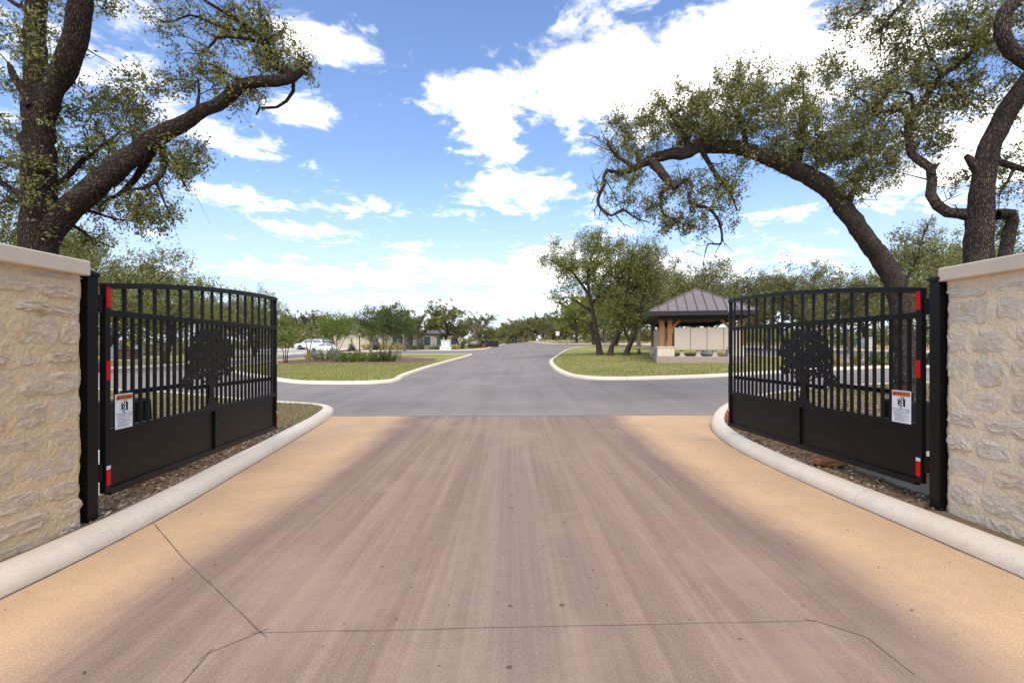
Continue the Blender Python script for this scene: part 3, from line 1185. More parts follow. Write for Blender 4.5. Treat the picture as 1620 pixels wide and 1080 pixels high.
def warning_sign(parent, s, x, z, w, h):
    """s: side of the leaf the drive is on; the plate hangs on that face"""
    mb = MB()
    f = .031
    Y = lambda d: s * (f + d)
    mb.box((x, Y(.0015), z), (w, .003, h))
    sg = mb.build('warning_sign', 'sign_white', parent, bevel=.001)
    sg['label'] = 'white and orange WARNING sign about the moving gate'

    def part(name, polys, mat, d):
        m2 = MB()
        for P in polys:
            m2.add([(px, Y(d), pz) for px, pz in P], [tuple(range(len(P)))])
        return m2.build(name, mat, sg)
    # reading direction: seen from the drive side
    rd = 1 if s < 0 else -1
    q = lambda a, b: (x + rd * a, z + b)
    rect = lambda a0, a1, b0, b1: [q(a0, b0), q(a1, b0), q(a1, b1), q(a0, b1)]
    part('sign_header', [rect(-.46 * w, .46 * w, .33 * h, .475 * h)], 'sign_orange', .0045)
    part('warning_triangle', [[q(-.42 * w, .355 * h), q(-.30 * w, .355 * h), q(-.36 * w, .445 * h)]], 'ink_black', .006)

    def txt(name, body, size, a, b, mat, align='CENTER', sx=1.0):
        me = text_mesh(body, size, align)
        o = link(name, me, sg)
        me.materials.clear()
        me.materials.append(MATS[mat])
        M = Matrix(((rd * sx, 0, 0, x + rd * a), (0, 0, s * 1.0, Y(.006)), (0, 1, 0, z + b), (0, 0, 0, 1)))
        me.transform(M)
        return o
    txt('lettering', 'WARNING', .115 * h, .06 * w, .362 * h, 'ink_black', sx=1.08)
    pol = [rect(.10 * w, .17 * w, .02 * h, .24 * h), rect(.17 * w, .215 * w, .0 * h, .26 * h), rect(-.17 * w, -.09 * w, .08 * h, .19 * h), rect(-.09 * w, .0 * w, .15 * h, .19 * h), rect(-.09 * w, .0, .08 * h, .11 * h), rect(-.01 * w, .04 * w, .10 * h, .17 * h)]
    for a in (75, 105, 138, 160, 200, 225, 255):
        ca, sa = math.cos(R(a)), math.sin(R(a))
        o = (.06 * w, .13 * h)
        r0, r1, wd = .10 * w, .27 * w, .016 * w
        pol.append([q(o[0] + ca * r0 - sa * wd, o[1] + sa * r0 + ca * wd), q(o[0] + ca * r1 - sa * wd * 1.6, o[1] + sa * r1 + ca * wd * 1.6), q(o[0] + ca * r1 + sa * wd * 1.6, o[1] + sa * r1 - ca * wd * 1.6), q(o[0] + ca * r0 + sa * wd, o[1] + sa * r0 - ca * wd)])
    part('pictogram', pol, 'ink_black', .0045)
    txt('lettering', 'Moving Gate Can Cause', .066 * h, 0, -.09 * h, 'ink_black', sx=1.02)
    txt('lettering', 'Serious Injury or Death', .066 * h, 0, -.155 * h, 'ink_black', sx=1.02)
    fine = []
    for k, (a, b) in enumerate(((-.42, .38), (-.42, .05), (-.36, .36), (-.36, .41), (-.36, .1), (-.36, .40), (-.36, .2), (-.42, .30))):
        zz = -.205 * h - k * .034 * h
        fine.append(rect(a * w, b * w, zz, zz + .010 * h))
    part('fine_print', fine, 'ink_grey', .0045)
    return sg


def gate(hx, hy, ex, ey, s, label):
    L = math.hypot(ex - hx, ey - hy)
    a = math.atan2(ey - hy, ex - hx)
    t = thing('swing_gate', label, 'gate', (hx, hy, .26), a)
    z0 = -.26                                  # so that z below is height over the driveway
    top = lambda x: 2.255 - .222 * ((L - x) / L) ** 2
    T = .051

    def part(name, boxes, bevel=.003):
        mb = MB()
        for c, d in boxes:
            mb.box((c[0], c[1], c[2] + z0), d)
        return mb.build(name, 'black_steel', t, bevel=bevel)
    part('hinge_stile', [((T / 2 + .003, 0, (.255 + top(0) - .0) / 2), (T + .008, T, top(0) - .255 - .052))])
    part('free_stile', [((L - T / 2, 0, (.255 + top(L) - .052) / 2), (T, T, top(L) - .052 - .255))])
    for nm, zc, hgt in (('bottom_rail', .283, .056), ('lower_rail', .785, .050), ('middle_rail', 1.787, .054)):
        part(nm, [((L / 2, 0, zc), (L - 2 * T - .012, T, hgt))])
    mb = MB()
    N = 28
    V = []
    for i in range(N + 1):
        x = L * i / N
        for (y, dz) in ((-T / 2 - .002, -.052), (T / 2 + .002, -.052), (T / 2 + .002, 0), (-T / 2 - .002, 0)):
            V.append((x, y, top(x) + dz + z0))
    F = []
    for i in range(N):
        for k in range(4):
            F.append((4 * i + k, 4 * i + 4 + k, 4 * i + 4 + (k + 1) % 4, 4 * i + (k + 1) % 4))
    F += [(0, 1, 2, 3), (4 * N + 3, 4 * N + 2, 4 * N + 1, 4 * N)]
    mb.add(V, F)
    mb.build('top_rail', 'black_steel', t)
    xm = L / 2
    part('panel_divider', [((xm, 0, .5355), (.05, T - .004, .447))])
    for x0, x1 in ((T + .012, xm - .027), (xm + .027, L - T - .008)):
        part('panel', [(((x0 + x1) / 2, s * -.004, .5355), (x1 - x0, .006, .446))], .001)
    # pickets
    n_low = 32
    sp = (L - 2 * T) / (n_low + 1)
    b = .025
    pk = None
    pu = None
    for k in range(1, n_low + 1):
        x = T + sp * k
        if pk is None:
            mb = MB()
            mb.box((0, 0, 0), (b, b, .9485))
            pk = mb.build('picket', 'black_steel', t)
            pk.location = (x, 0, (1.760 + .811) / 2 + z0)
        else:
            share(pk, t, (x, 0, (1.760 + .811) / 2 + z0))
        if k % 2 == 0:
            h = top(x) - .054 - 1.816
            if pu is None:
                mb = MB()
                mb.box((0, 0, 0), (b, b, 1.0))
                pu = mb.build('picket', 'black_steel', t)
                pu.location = (x, 0, 1.816 + h / 2 + z0)
                pu.scale = (1, 1, h)
            else:
                share(pu, t, (x, 0, 1.816 + h / 2 + z0), (1, 1, h))
    # the cut-out oak, proud of the pickets on the drive side
    xt = L * .475
    mb = MB()
    yf, yb = s * .0225, s * .0165
    for (u0, u1, v0, v1) in RUNS:
        A = [(xt + u0, v0), (xt + u1, v0), (xt + u1, v1), (xt + u0, v1)]
        P = [(p[0], yf, p[1] * .93 + .81 + z0) for p in A] + [(p[0], yb, p[1] * .93 + .81 + z0) for p in A]
        mb.add(P, [(0, 1, 2, 3), (7, 6, 5, 4), (0, 3, 7, 4), (1, 5, 6, 2)])
    ot = mb.build('oak_emblem', 'black_steel', t)
    ot['label'] = 'cut-steel silhouette of a spreading oak'

    def tape(x, w, zz0, zz1, mat):
        mb = MB()
        mb.box((x, s * (T / 2 + .002), (zz0 + zz1) / 2 + z0), (w, .003, zz1 - zz0))
        mb.build('reflector_tape', mat, t)
    tape(.03, .046, 1.835, 2.0, 'red_tape')
    tape(.03, .046, 1.225, 1.385, 'red_tape')
    tape(.03, .046, .345, .475, 'red_tape')
    tape(.03, .046, .477, .507, 'white_tape')
    for z_a, z_b, mm in ((2.06, 2.19, 'white_tape'), (1.24, 1.40, 'white_tape'), (.345, .49, 'red_tape'), (.492, .53, 'white_tape')):
        mb = MB()
        mb.box((L - .012, s * (T / 2 + .002), (z_a + z_b) / 2 + z0), (.022, .003, z_b - z_a))
        mb.build('reflector_tape', mm, t)
    warning_sign(t, s, T + .155, .945 + z0, .215, .30)
    for zh in (.46, 1.86):
        mb = MB()
        mb.lathe((-.035, 0, zh + z0 - .07), [(.018, 0), (.018, .14)], 10)
        mb.box((-.050, 0, zh + z0), (.100, .02, .09))
        mb.build('hinge', 'black_steel', t)
    mb = MB()
    mb.box((L - .12, -s * .045, 1.03 + z0), (.012, .03, .06))
    mb.build('bracket', 'black_steel', t)
    return t


gate(-3.408, 4.262, -3.602, 7.80, -1, 'open black steel swing gate at the left of the driveway')
gate(3.68, 4.575, 3.445, 8.10, +1, 'open black steel swing gate at the right of the driveway')


def operator(sx, c, label, padlabel, armto):
    mb = MB()
    mb.box((c[0], c[1], .24), (.62, 1.1, .40))
    o = mb.build('concrete_pad', 'pad_concrete', None, (c[0], c[1], .05), bevel=.012)
    tag(o, padlabel, 'concrete pad')
    t = thing('gate_operator', label, 'gate operator', (c[0], c[1] + .15, .44))
    mb = MB()
    mb.box((0, 0, .25), (.34, .44, .50), taper=.9)
    mb.build('housing', 'black_plastic', t, bevel=.02)
    mb = MB()
    mb.lathe((0, 0, .495), [(.05, 0), (.05, .07), (.035, .10)], 12)
    mb.build('drive_hub', 'black_steel', t)
    L = Vector((c[0], c[1] + .15, .44))
    a = Vector((0, 0, .57))
    e = Vector(armto) - L
    el = (a + e) / 2 + Vector((-sx * .28, .12, 0))
    mb = MB()
    mb.bar(a, el, .05, .05)
    mb.build('arm', 'black_steel', t)
    mb = MB()
    mb.bar(el + Vector((0, 0, -.05)), e, .05, .05)
    mb.build('arm', 'black_steel', t)
    return t


operator(+1, (-4.16, 5.35), 'black gate operator box with arm behind the left gate', 'grey concrete pad under the left gate operator', (-3.62, 7.55, 1.03))
operator(-1, (4.20, 5.28), 'black gate operator box with arm behind the right gate', 'grey concrete pad under the right gate operator', (3.50, 7.85, 1.03))

mb = MB()
rr = random.Random(5)
mb.lathe((0, 0, -.03), [(.10, 0), (.15, .04), (.14, .09), (.08, .13)], 9)
mb.v = [(x * rr.uniform(.85, 1.2) * 1.3, y * rr.uniform(.85, 1.2), z * rr.uniform(.9, 1.1)) for x, y, z in mb.v]
o = mb.build('rock', 'rock_brown')
o.location = (3.72, 6.02, .13)
tag(o, 'rust brown rock at the kerb under the right gate', 'rock')
#PART2

# ------------------------------------------------------------------ trees
def tube_mesh(name, branches, mat, parent=None, loc=None, wob=.05, seed=1):
    """branches: list of (pts Nx3, radii N, sides). One mesh with bark UVs."""
    r = np.random.default_rng(seed)
    Vs, Fs, UVs, n0 = [], [], [], 0
    for pts, rad, k in branches:
        pts = np.asarray(pts, float)
        m = len(pts)
        if m < 2:
            continue
        tang = np.gradient(pts, axis=0)
        tang /= np.linalg.norm(tang, axis=1)[:, None] + 1e-9
        ref = np.array((.3, .9, .2))
        if abs(tang[0] @ ref) > .9:
            ref = np.array((1., 0, .1))
        u = np.cross(tang, ref)
        u /= np.linalg.norm(u, axis=1)[:, None] + 1e-9
        v = np.cross(tang, u)
        a = np.arange(k) / k * 2 * np.pi
        ph = r.uniform(0, 6.28, 3)
        ln = np.concatenate([[0], np.cumsum(np.linalg.norm(np.diff(pts, axis=0), axis=1))])
        rr = np.asarray(rad)[:, None] * np.ones((1, k))
        if k >= 8 and wob:
            rr = rr * (1 + wob * np.sin(2 * a[None] + ph[0] + ln[:, None] * 1.9) + wob * .8 * np.sin(3 * a[None] + ph[1] - ln[:, None] * 2.7) + r.normal(0, wob * .45, rr.shape))
        ring = pts[:, None, :] + rr[..., None] * (np.cos(a)[None, :, None] * u[:, None, :] + np.sin(a)[None, :, None] * v[:, None, :])
        Vs.append(ring.reshape(-1, 3))
        i, j = np.meshgrid(np.arange(m - 1), np.arange(k), indexing='ij')
        j2 = (j + 1) % k
        F = np.stack([i * k + j, i * k + j2, (i + 1) * k + j2, (i + 1) * k + j], -1).reshape(-1, 4) + n0
        Fs.append(F)
        circ = 2 * np.pi * float(np.percentile(rad, 80))
        ua = np.stack([j / k * circ, (j + 1) / k * circ, (j + 1) / k * circ, j / k * circ], -1)
        va = np.stack([ln[i], ln[i], ln[i + 1], ln[i + 1]], -1)
        UVs.append(np.stack([ua, va], -1).reshape(-1, 2) + r.uniform(0, 5, 2))
        n0 += m * k
    V = np.concatenate(Vs)
    F = np.concatenate(Fs).astype(np.int32)
    uv = np.concatenate(UVs)
    if loc is not None:
        V = V - np.array(loc)
    me = bpy.data.meshes.new(name)
    me.vertices.add(len(V))
    me.vertices.foreach_set('co', V.astype(np.float32).ravel())
    me.loops.add(F.size)
    me.loops.foreach_set('vertex_index', F.ravel())
    me.polygons.add(len(F))
    me.polygons.foreach_set('loop_start', np.arange(0, F.size, 4, dtype=np.int32))
    me.polygons.foreach_set('loop_total', np.full(len(F), 4, dtype=np.int32))
    me.polygons.foreach_set('use_smooth', np.ones(len(F), bool))
    me.update(calc_edges=True)
    l = me.uv_layers.new(name='UVMap')
    l.data.foreach_set('uv', uv.astype(np.float32).ravel())
    me.materials.append(MATS[mat])
    return link(name, me, parent, loc if parent is None else None)


def leaf_arrays(C, size, r, up=.35, width=.42):
    n = len(C)
    d = r.normal(0, 1, (n, 3))
    d /= np.linalg.norm(d, axis=1)[:, None]
    nn = r.normal(0, 1, (n, 3)) + np.array((0, 0, up * 2.2))
    w = np.cross(d, nn)
    w /= np.linalg.norm(w, axis=1)[:, None] + 1e-9
    s = size * r.uniform(.65, 1.3, n)
    return C, d * (s * .5)[:, None], w * (s * .5 * width)[:, None]


def smooth3(pts, radii, step):
    P = catmull([tuple(p) for p in pts], step)
    P = np.array(P)
    src = np.concatenate([[0], np.cumsum(np.linalg.norm(np.diff(np.array([tuple(p) for p in pts]), axis=0), axis=1))])
    ln = np.concatenate([[0], np.cumsum(np.linalg.norm(np.diff(P, axis=0), axis=1))])
    rad = np.interp(ln / max(ln[-1], 1e-6), src / src[-1], radii)
    return P, rad


def grow(limbs, attract, r, twig=.004, droop=.0, leafn=40, spread=.16, sub=4, follow=.5, gain=.45, kinds=None):
    """limbs: [(P, rad)] main skeleton; attract: Nx3 twig ends. Returns twig branches and leaf centres."""
    NP = np.concatenate([P for P, _ in limbs])
    NR = np.concatenate([q for _, q in limbs])
    cap = len(NP) + len(attract) * 8
    pos = np.zeros((cap, 3))
    rad = np.zeros(cap)
    pos[:len(NP)] = NP
    rad[:len(NP)] = NR
    n = len(NP)
    d0 = np.array([np.min(((NP - a) ** 2).sum(1)) for a in attract])
    br, leaves = [], []
    for i in np.argsort(d0):
        a = attract[i]
        dd = ((pos[:n] - a) ** 2).sum(1)
        # favour thicker, older wood a little so that boughs form
        j = int(np.argmin(dd))
        D = math.sqrt(dd[j])
        if D < .04:
            continue
        k = int(min(7, max(3, D / .22)))
        t = np.linspace(0, 1, k + 1)
        P = pos[j][None] * (1 - t)[:, None] + a[None] * t[:, None]
        amp = min(.16 * D, .30)
        off = r.normal(0, amp, (k + 1, 3))
        off[0] = off[-1] = 0
        off[1:-1] = (off[1:-1] + off[:-2] * .5 + off[2:] * .5) / 1.5
        P = P + off
        P[:, 2] -= droop * np.sin(t * math.pi) * D
        r0 = min(rad[j] * .75, twig + .011 * D * gain * 2)
        q = r0 * (1 - t) + twig * t
        br.append((P, q, 5 if r0 > .02 else 3))
        m = k
        if n + m < cap:
            pos[n:n + m] = P[1:]
            rad[n:n + m] = q[1:]
            n += m
        # leaf sprays: short shoots off the outer half of the twig
        for s_ in range(sub):
            b = P[r.integers(max(1, k // 2), k + 1)]
            e = b + r.normal(0, spread, 3) + np.array((0, 0, .25 * spread))
            if sub > 1 and spread > .08:
                br.append((np.array([b, (b + e) / 2 + r.normal(0, spread * .15, 3), e]), np.array([twig * .7, twig * .55, twig * .35]), 3))
            m = max(1, int(leafn / sub))
            tt = r.uniform(.25, 1.08, m)[:, None]
            leaves.append(b[None] * (1 - tt) + e[None] * tt + r.normal(0, spread * .28, (m, 3)))
    return br, (np.concatenate(leaves) if leaves else np.zeros((0, 3)))


def blob_points(blobs, r):
    out = []
    for (c, rad, n) in blobs:
        p = r.normal(0, 1, (n, 3))
        p /= np.linalg.norm(p, axis=1)[:, None]
        p *= (r.uniform(0.02, 1, n) ** (1 / 2.2))[:, None]
        out.append(np.array(c)[None] + p * np.array(rad)[None])
    return np.concatenate(out)


def make_tree(name, label, base, limbs, blobs, leafsize, leafmat, bark, seed, leafn=40, spread=.16, sub=4, twig=.004, droop=0.0, group=None, sides=12, extra=None, up=.35, limb_names=None, gain=.45):
    """limbs: [(points, radii, partname)]"""
    r = np.random.default_rng(seed)
    t = thing(name, label, 'tree' if 'shrub' not in name else 'shrub', base, 0, group)
    sk, parts = [], {}
    for (pts, rad, pn) in limbs:
        step = .10 if leafsize < .1 else .3
        P, q = smooth3(pts, rad, step)
        k = sides if q[0] > .05 else (7 if q[0] > .02 else 5)
        jit = r.normal(0, 1, P.shape) * (q * .05)[:, None]
        jit[0] = 0
        P = P + jit
        sk.append((P, q))
        parts.setdefault(pn, []).append((P, q, k))
    A = blob_points(blobs, r)
    br, C = grow(sk, A, r, twig, droop, leafn, spread, sub, gain=gain)
    if leafsize < .1:
        # bare side shoots along the thinner boughs
        tw_l = 2.2 if leafsize > .07 else 1.5
        for pn in ('branch', 'limb'):
            for (P, q, _) in parts.get(pn, []):
                for i in range(1, len(P)):
                    if q[i] > .075 or r.uniform() > .55:
                        continue
                    tg = P[i] - P[i - 1]
                    tg /= np.linalg.norm(tg) + 1e-9
                    d = r.normal(0, 1, 3) + tg * .9
                    d /= np.linalg.norm(d)
                    l = r.uniform(.10, .38) * tw_l
                    w1 = P[i] + d * l * .5 + r.normal(0, .10 * l, 3)
                    w2 = P[i] + d * l + r.normal(0, .18 * l, 3)
                    r0 = min(q[i] * .5, .0075 * tw_l)
                    br.append((np.array([P[i], w1, w2]), np.array([r0, r0 * .6, .0015]), 4))
                    for _k in range(2):
                        e2 = w1 + (d + r.normal(0, .7, 3)) * l * .45
                        br.append((np.array([w1, (w1 + e2) / 2 + r.normal(0, .05 * l, 3), e2]), np.array([r0 * .5, r0 * .35, .0012]), 3))
    L = tuple(base)
    for pn, lst in parts.items():
        if pn == 'trunk' or pn == 'limb':
            if pn == 'limb':
                for b in lst:
                    tube_mesh('limb', [b], bark, t, L, seed=seed)
            else:
                tube_mesh('trunk', lst, bark, t, L, seed=seed)
    tw = tube_mesh('twigs', br + parts.get('branch', []), bark, t, L, seed=seed)
    tw['kind'] = 'stuff'
    if extra is not None and len(extra):
        C = np.concatenate([C, extra])
    c, u, v = leaf_arrays(C, leafsize, r, up)
    cr = quads_obj('crown', c, u, v, leafmat, t, L)
    cr['kind'] = 'stuff'
    return t


def pxl(lst, Y, dY=0.0):
    """list of (px,py,radius[m]) at depth Y (drifting by dY along the way) -> points, radii"""
    n = len(lst)
    pts = [at(p[0], p[1], (p[3] if len(p) > 3 else Y + dY * i / max(1, n - 1))) for i, p in enumerate(lst)]
    return pts, [p[2] for p in lst]


def pxb(lst, Y):
    """(px,py,rx,rz,depth radius m, count[,Y]) -> world blobs"""
    out = []
    for b in lst:
        y = b[6] if len(b) > 6 else Y
        out.append((tuple(at(b[0], b[1], y)), (b[2] / FPX * y, b[4], b[3] / FPX * y), b[5]))
    return out


def limb(lst, Y, pn, dY=0.0, k=1.0):
    p, q = pxl(lst, Y, dY)
    # a round stem far off the axis covers more picture width than its diameter
    q = [k * r_ * (v.y / math.hypot(v.x, v.y)) ** (1.0 if pn == 'trunk' else .6) for r_, v in zip(q, p)]
    return (p, q, pn)


# ---- big oak at the left, behind the wall
YL = 6.3
tl = [limb([(50, 728, .36), (54, 640, .31), (56, 560, .285), (58, 470, .275), (60, 400, .265), (61, 340, .245), (62, 290, .228), (62, 240, .218), (62, 200, .215), (60, 165, .20)], YL, 'trunk'),
      limb([(62, 185, .19), (58, 140, .165), (56, 90, .150), (55, 45, .145), (58, 0, .14), (62, -70, .125), (70, -170, .09)], YL, 'trunk', .2),
      limb([(62, 190, .19), (84, 140, .175), (104, 108, .165), (118, 65, .16), (126, 20, .155), (132, -40, .14), (150, -140, .11), (180, -230, .06)], YL, 'trunk', -.4),
      limb([(52, 170, .10), (34, 140, .075), (22, 122, .06), (16, 106, .048), (13, 100, .02)], YL - .1, 'trunk'),
      limb([(62, 392, .20), (84, 358, .185), (112, 328, .178), (160, 287, .168), (205, 250, .155), (250, 216, .138), (284, 198, .120), (300, 189, .108), (322, 173, .100), (345, 166, .098), (360, 154, .098), (378, 138, .095),
            (402, 130, .088), (436, 129, .082), (462, 124, .07), (477, 114, .045), (486, 105, .02), (494, 96, .007)], YL, 'limb', .7, .92),
      limb([(464, 122, .07), (445, 108, .062), (430, 90, .056), (420, 68, .05), (413, 40, .036), (411, 18, .026), (408, -10, .015)], YL + .7, 'branch', .2),
      limb([(458, 118, .045), (436, 104, .032), (427, 84, .028), (398, 47, .028), (373, 30, .026), (350, 17, .024), (329, 4, .020), (300, -14, .012)], YL + .7, 'branch', -.3),
      limb([(420, 70, .03), (396, 62, .026), (362, 58, .024), (344, 60, .022), (329, 76, .018), (313, 86, .012), (296, 84, .006)], YL + .6, 'branch', -.2),
      limb([(402, 50, .024), (362, 46, .022), (329, 34, .020), (300, 24, .016), (270, 36, .012), (250, 30, .006)], YL + .6, 'branch', .2),
      limb([(464, 126, .028), (464, 144, .026), (453, 160, .024), (438, 170, .022), (411, 171, .018), (405, 182, .010)], YL + .7, 'branch'),
      limb([(312, 170, .028), (315, 150, .02), (314, 126, .012)], YL + .4, 'branch'),
      limb([(385, 128, .03), (360, 118, .02), (340, 104, .014), (318, 98, .008)], YL + .5, 'branch', .3),
      limb([(252, 226, .06), (259, 250, .05), (257, 272, .042), (246, 286, .035), (226, 298, .024), (205, 300, .012)], YL + .3, 'branch', -.2),
      limb([(246, 224, .06), (232, 255, .052), (218, 276, .045), (203, 296, .04), (184, 310, .03), (165, 318, .016)], YL + .3, 'branch', .3),
      limb([(260, 255, .03), (280, 262, .022), (290, 290, .014), (298, 300, .008)], YL + .3, 'branch'),
      limb([(246, 286, .025), (256, 310, .018), (262, 325, .010), (275, 350, .005)], YL + .2, 'branch'),
      limb([(120, 330, .03), (150, 336, .024), (180, 346, .016), (208, 350, .008), (240, 362, .004)], YL + .4, 'branch', .3),
      limb([(100, 350, .035), (125, 362, .028), (150, 380, .02), (180, 392, .01)], YL + .6, 'branch', .8),
      limb([(170, 285, .03), (175, 262, .022), (172, 240, .014), (190, 215, .006)], YL + .4, 'branch', .4),
      limb([(66, 300, .06), (100, 285, .045), (130, 255, .035), (170, 225, .022), (200, 200, .012)], YL + .2, 'branch', .9),
      limb([(56, 320, .05), (20, 300, .04), (-20, 270, .03), (-60, 220, .02)], YL, 'branch', .8),
      limb([(60, 30, .05), (30, 10, .035), (-10, -10, .02), (-40, 10, .01)], YL, 'branch', .4)]
bl = pxb([(215, 160, 75, 48, .5, 46, 6.9), (180, 190, 60, 45, .5, 34, 7.0), (110, 215, 50, 60, .6, 30, 7.0), (235, 250, 90, 40, .5, 46, 6.8), (290, 262, 45, 40, .4, 24, 6.6), (185, 320, 90, 34, .5, 46, 6.8),
          (245, 345, 60, 26, .35, 26, 6.6), (120, 265, 45, 45, .7, 24, 7.2), (20, 255, 55, 80, .8, 60, 7.2), (10, 90, 45, 80, .6, 34, 6.4), (-30, 330, 60, 60, .8, 40, 7.2), (30, 350, 50, 40, .5, 16, 7.4),
          (410, 50, 55, 50, .4, 40, 7.0), (345, 45, 60, 38, .4, 18, 6.9), (430, 100, 45, 24, .3, 26, 7.0), (330, 110, 60, 24, .35, 20, 6.8), (370, 150, 50, 24, .3, 18, 6.8), (478, 104, 24, 20, .25, 16, 7.0), (280, 130, 30, 16, .25, 8, 6.7), (280, 20, 70, 30, .4, 12, 6.5),
          (95, 40, 40, 60, .4, 12, 6.7), (170, 5, 30, 20, .3, 8, 6.5), (55, 70, 22, 60, .22, 22, 6.1), (60, 260, 26, 120, .27, 16, 6.1), (120, 380, 50, 24, .5, 18, 7.2), (10, -100, 140, 80, .9, 40, 6.5), (200, -120, 160, 60, .8, 40, 6.2)], YL)
make_tree('oak_tree', 'tall dark-barked oak with a long bare limb, behind the left wall', (xat(50, YL), YL, .12), tl, bl, .052, 'oak_leaves', 'oak_bark', 21, leafn=48, spread=.112, sub=6, twig=.004, sides=18, gain=1.0)

# ---- leaning oak behind the right gate
YR = 13.0
tr = [limb([(1438, 628, .50), (1433, 590, .43), (1430, 540, .40), (1424, 480, .39), (1408, 432, .375), (1378, 388, .36), (1347, 345, .345), (1318, 306, .335), (1290, 284, .32), (1248, 264, .30), (1205, 246, .27), (1165, 234, .245), (1130, 231, .225), (1103, 233, .205),
            (1084, 243, .20), (1062, 244, .18), (1036, 250, .165), (1010, 262, .125), (985, 273, .09), (962, 270, .05)], YR, 'trunk', -.6, .76),
      limb([(1362, 366, .26), (1358, 352, .17), (1360, 344, .13)], YR - .15, 'trunk', 0, .76),
      limb([(1030, 254, .12), (1044, 270, .11), (1058, 288, .10), (1070, 297, .085)], 12.4, 'limb', -.2),
      limb([(1070, 296, .06), (1086, 284, .045), (1095, 296, .042), (1089, 312, .042), (1099, 325, .042), (1118, 328, .04), (1134, 344, .036), (1141, 364, .032), (1140, 386, .024), (1122, 385, .018), (1116, 398, .012), (1112, 420, .006)], 12.3, 'branch', -.3),
      limb([(1064, 294, .06), (1046, 306, .05), (1049, 338, .035), (1068, 348, .022), (1076, 368, .012)], 12.3, 'branch', .3),
      limb([(962, 268, .05), (955, 280, .045), (956, 292, .043), (946, 315, .042), (951, 330, .038), (967, 341, .034), (985, 332, .028), (1004, 344, .02), (1028, 352, .01)], 12.3, 'branch', .2),
      limb([(1108, 234, .075), (1118, 252, .065), (1135, 280, .05), (1155, 305, .035), (1166, 332, .018)], 12.5, 'branch', .4),
      limb([(1000, 262, .06), (975, 246, .04), (960, 226, .02)], 12.4, 'branch'),
      limb([(1180, 238, .09), (1176, 205, .06), (1160, 170, .035), (1150, 140, .015)], 12.6, 'branch', .5),
      limb([(1260, 268, .10), (1268, 220, .07), (1272, 170, .04), (1270, 120, .015)], 12.8, 'branch', .4),
      limb([(1340, 335, .08), (1352, 300, .06), (1372, 260, .04), (1390, 230, .02)], 13, 'branch', .4),
      limb([(1090, 235, .07), (1078, 205, .05), (1060, 180, .03), (1050, 165, .012)], 12.5, 'branch', -.3),
      limb([(1425, 460, .06), (1450, 410, .035), (1462, 370, .02), (1475, 340, .008)], 13, 'branch', .3)]
br_ = pxb([(1000, 222, 48, 44, .9, 60), (1070, 190, 70, 42, 1.1, 95), (1140, 175, 70, 48, 1.2, 100), (1215, 185, 80, 55, 1.3, 130), (1290, 215, 70, 55, 1.3, 120), (1350, 240, 60, 50, 1.2, 95), (1395, 262, 50, 36, 1.0, 60), (1180, 125, 60, 28, .9, 34),
           (1280, 140, 50, 40, 1.0, 40), (1110, 212, 90, 26, 1.0, 60), (1050, 315, 70, 40, .8, 44), (1125, 320, 55, 60, .8, 46), (985, 300, 42, 45, .7, 30), (1070, 355, 40, 20, .5, 20), (1150, 290, 40, 30, .6, 18), (1340, 300, 50, 25, .7, 24), (1240, 250, 90, 20, .6, 40),
           (1450, 395, 40, 55, .7, 40, 13.2), (1420, 130, 60, 50, 1.2, 40, 13.5)], 12.6)
make_tree('oak_tree', 'leaning oak arching over the right gate towards the road', (xat(1438, YR), YR, g(10, 13) + .11), tr, br_, .074, 'oak_leaves', 'oak_bark_grey', 22, leafn=58, spread=.16, sub=6, twig=.006, sides=18, gain=.9)

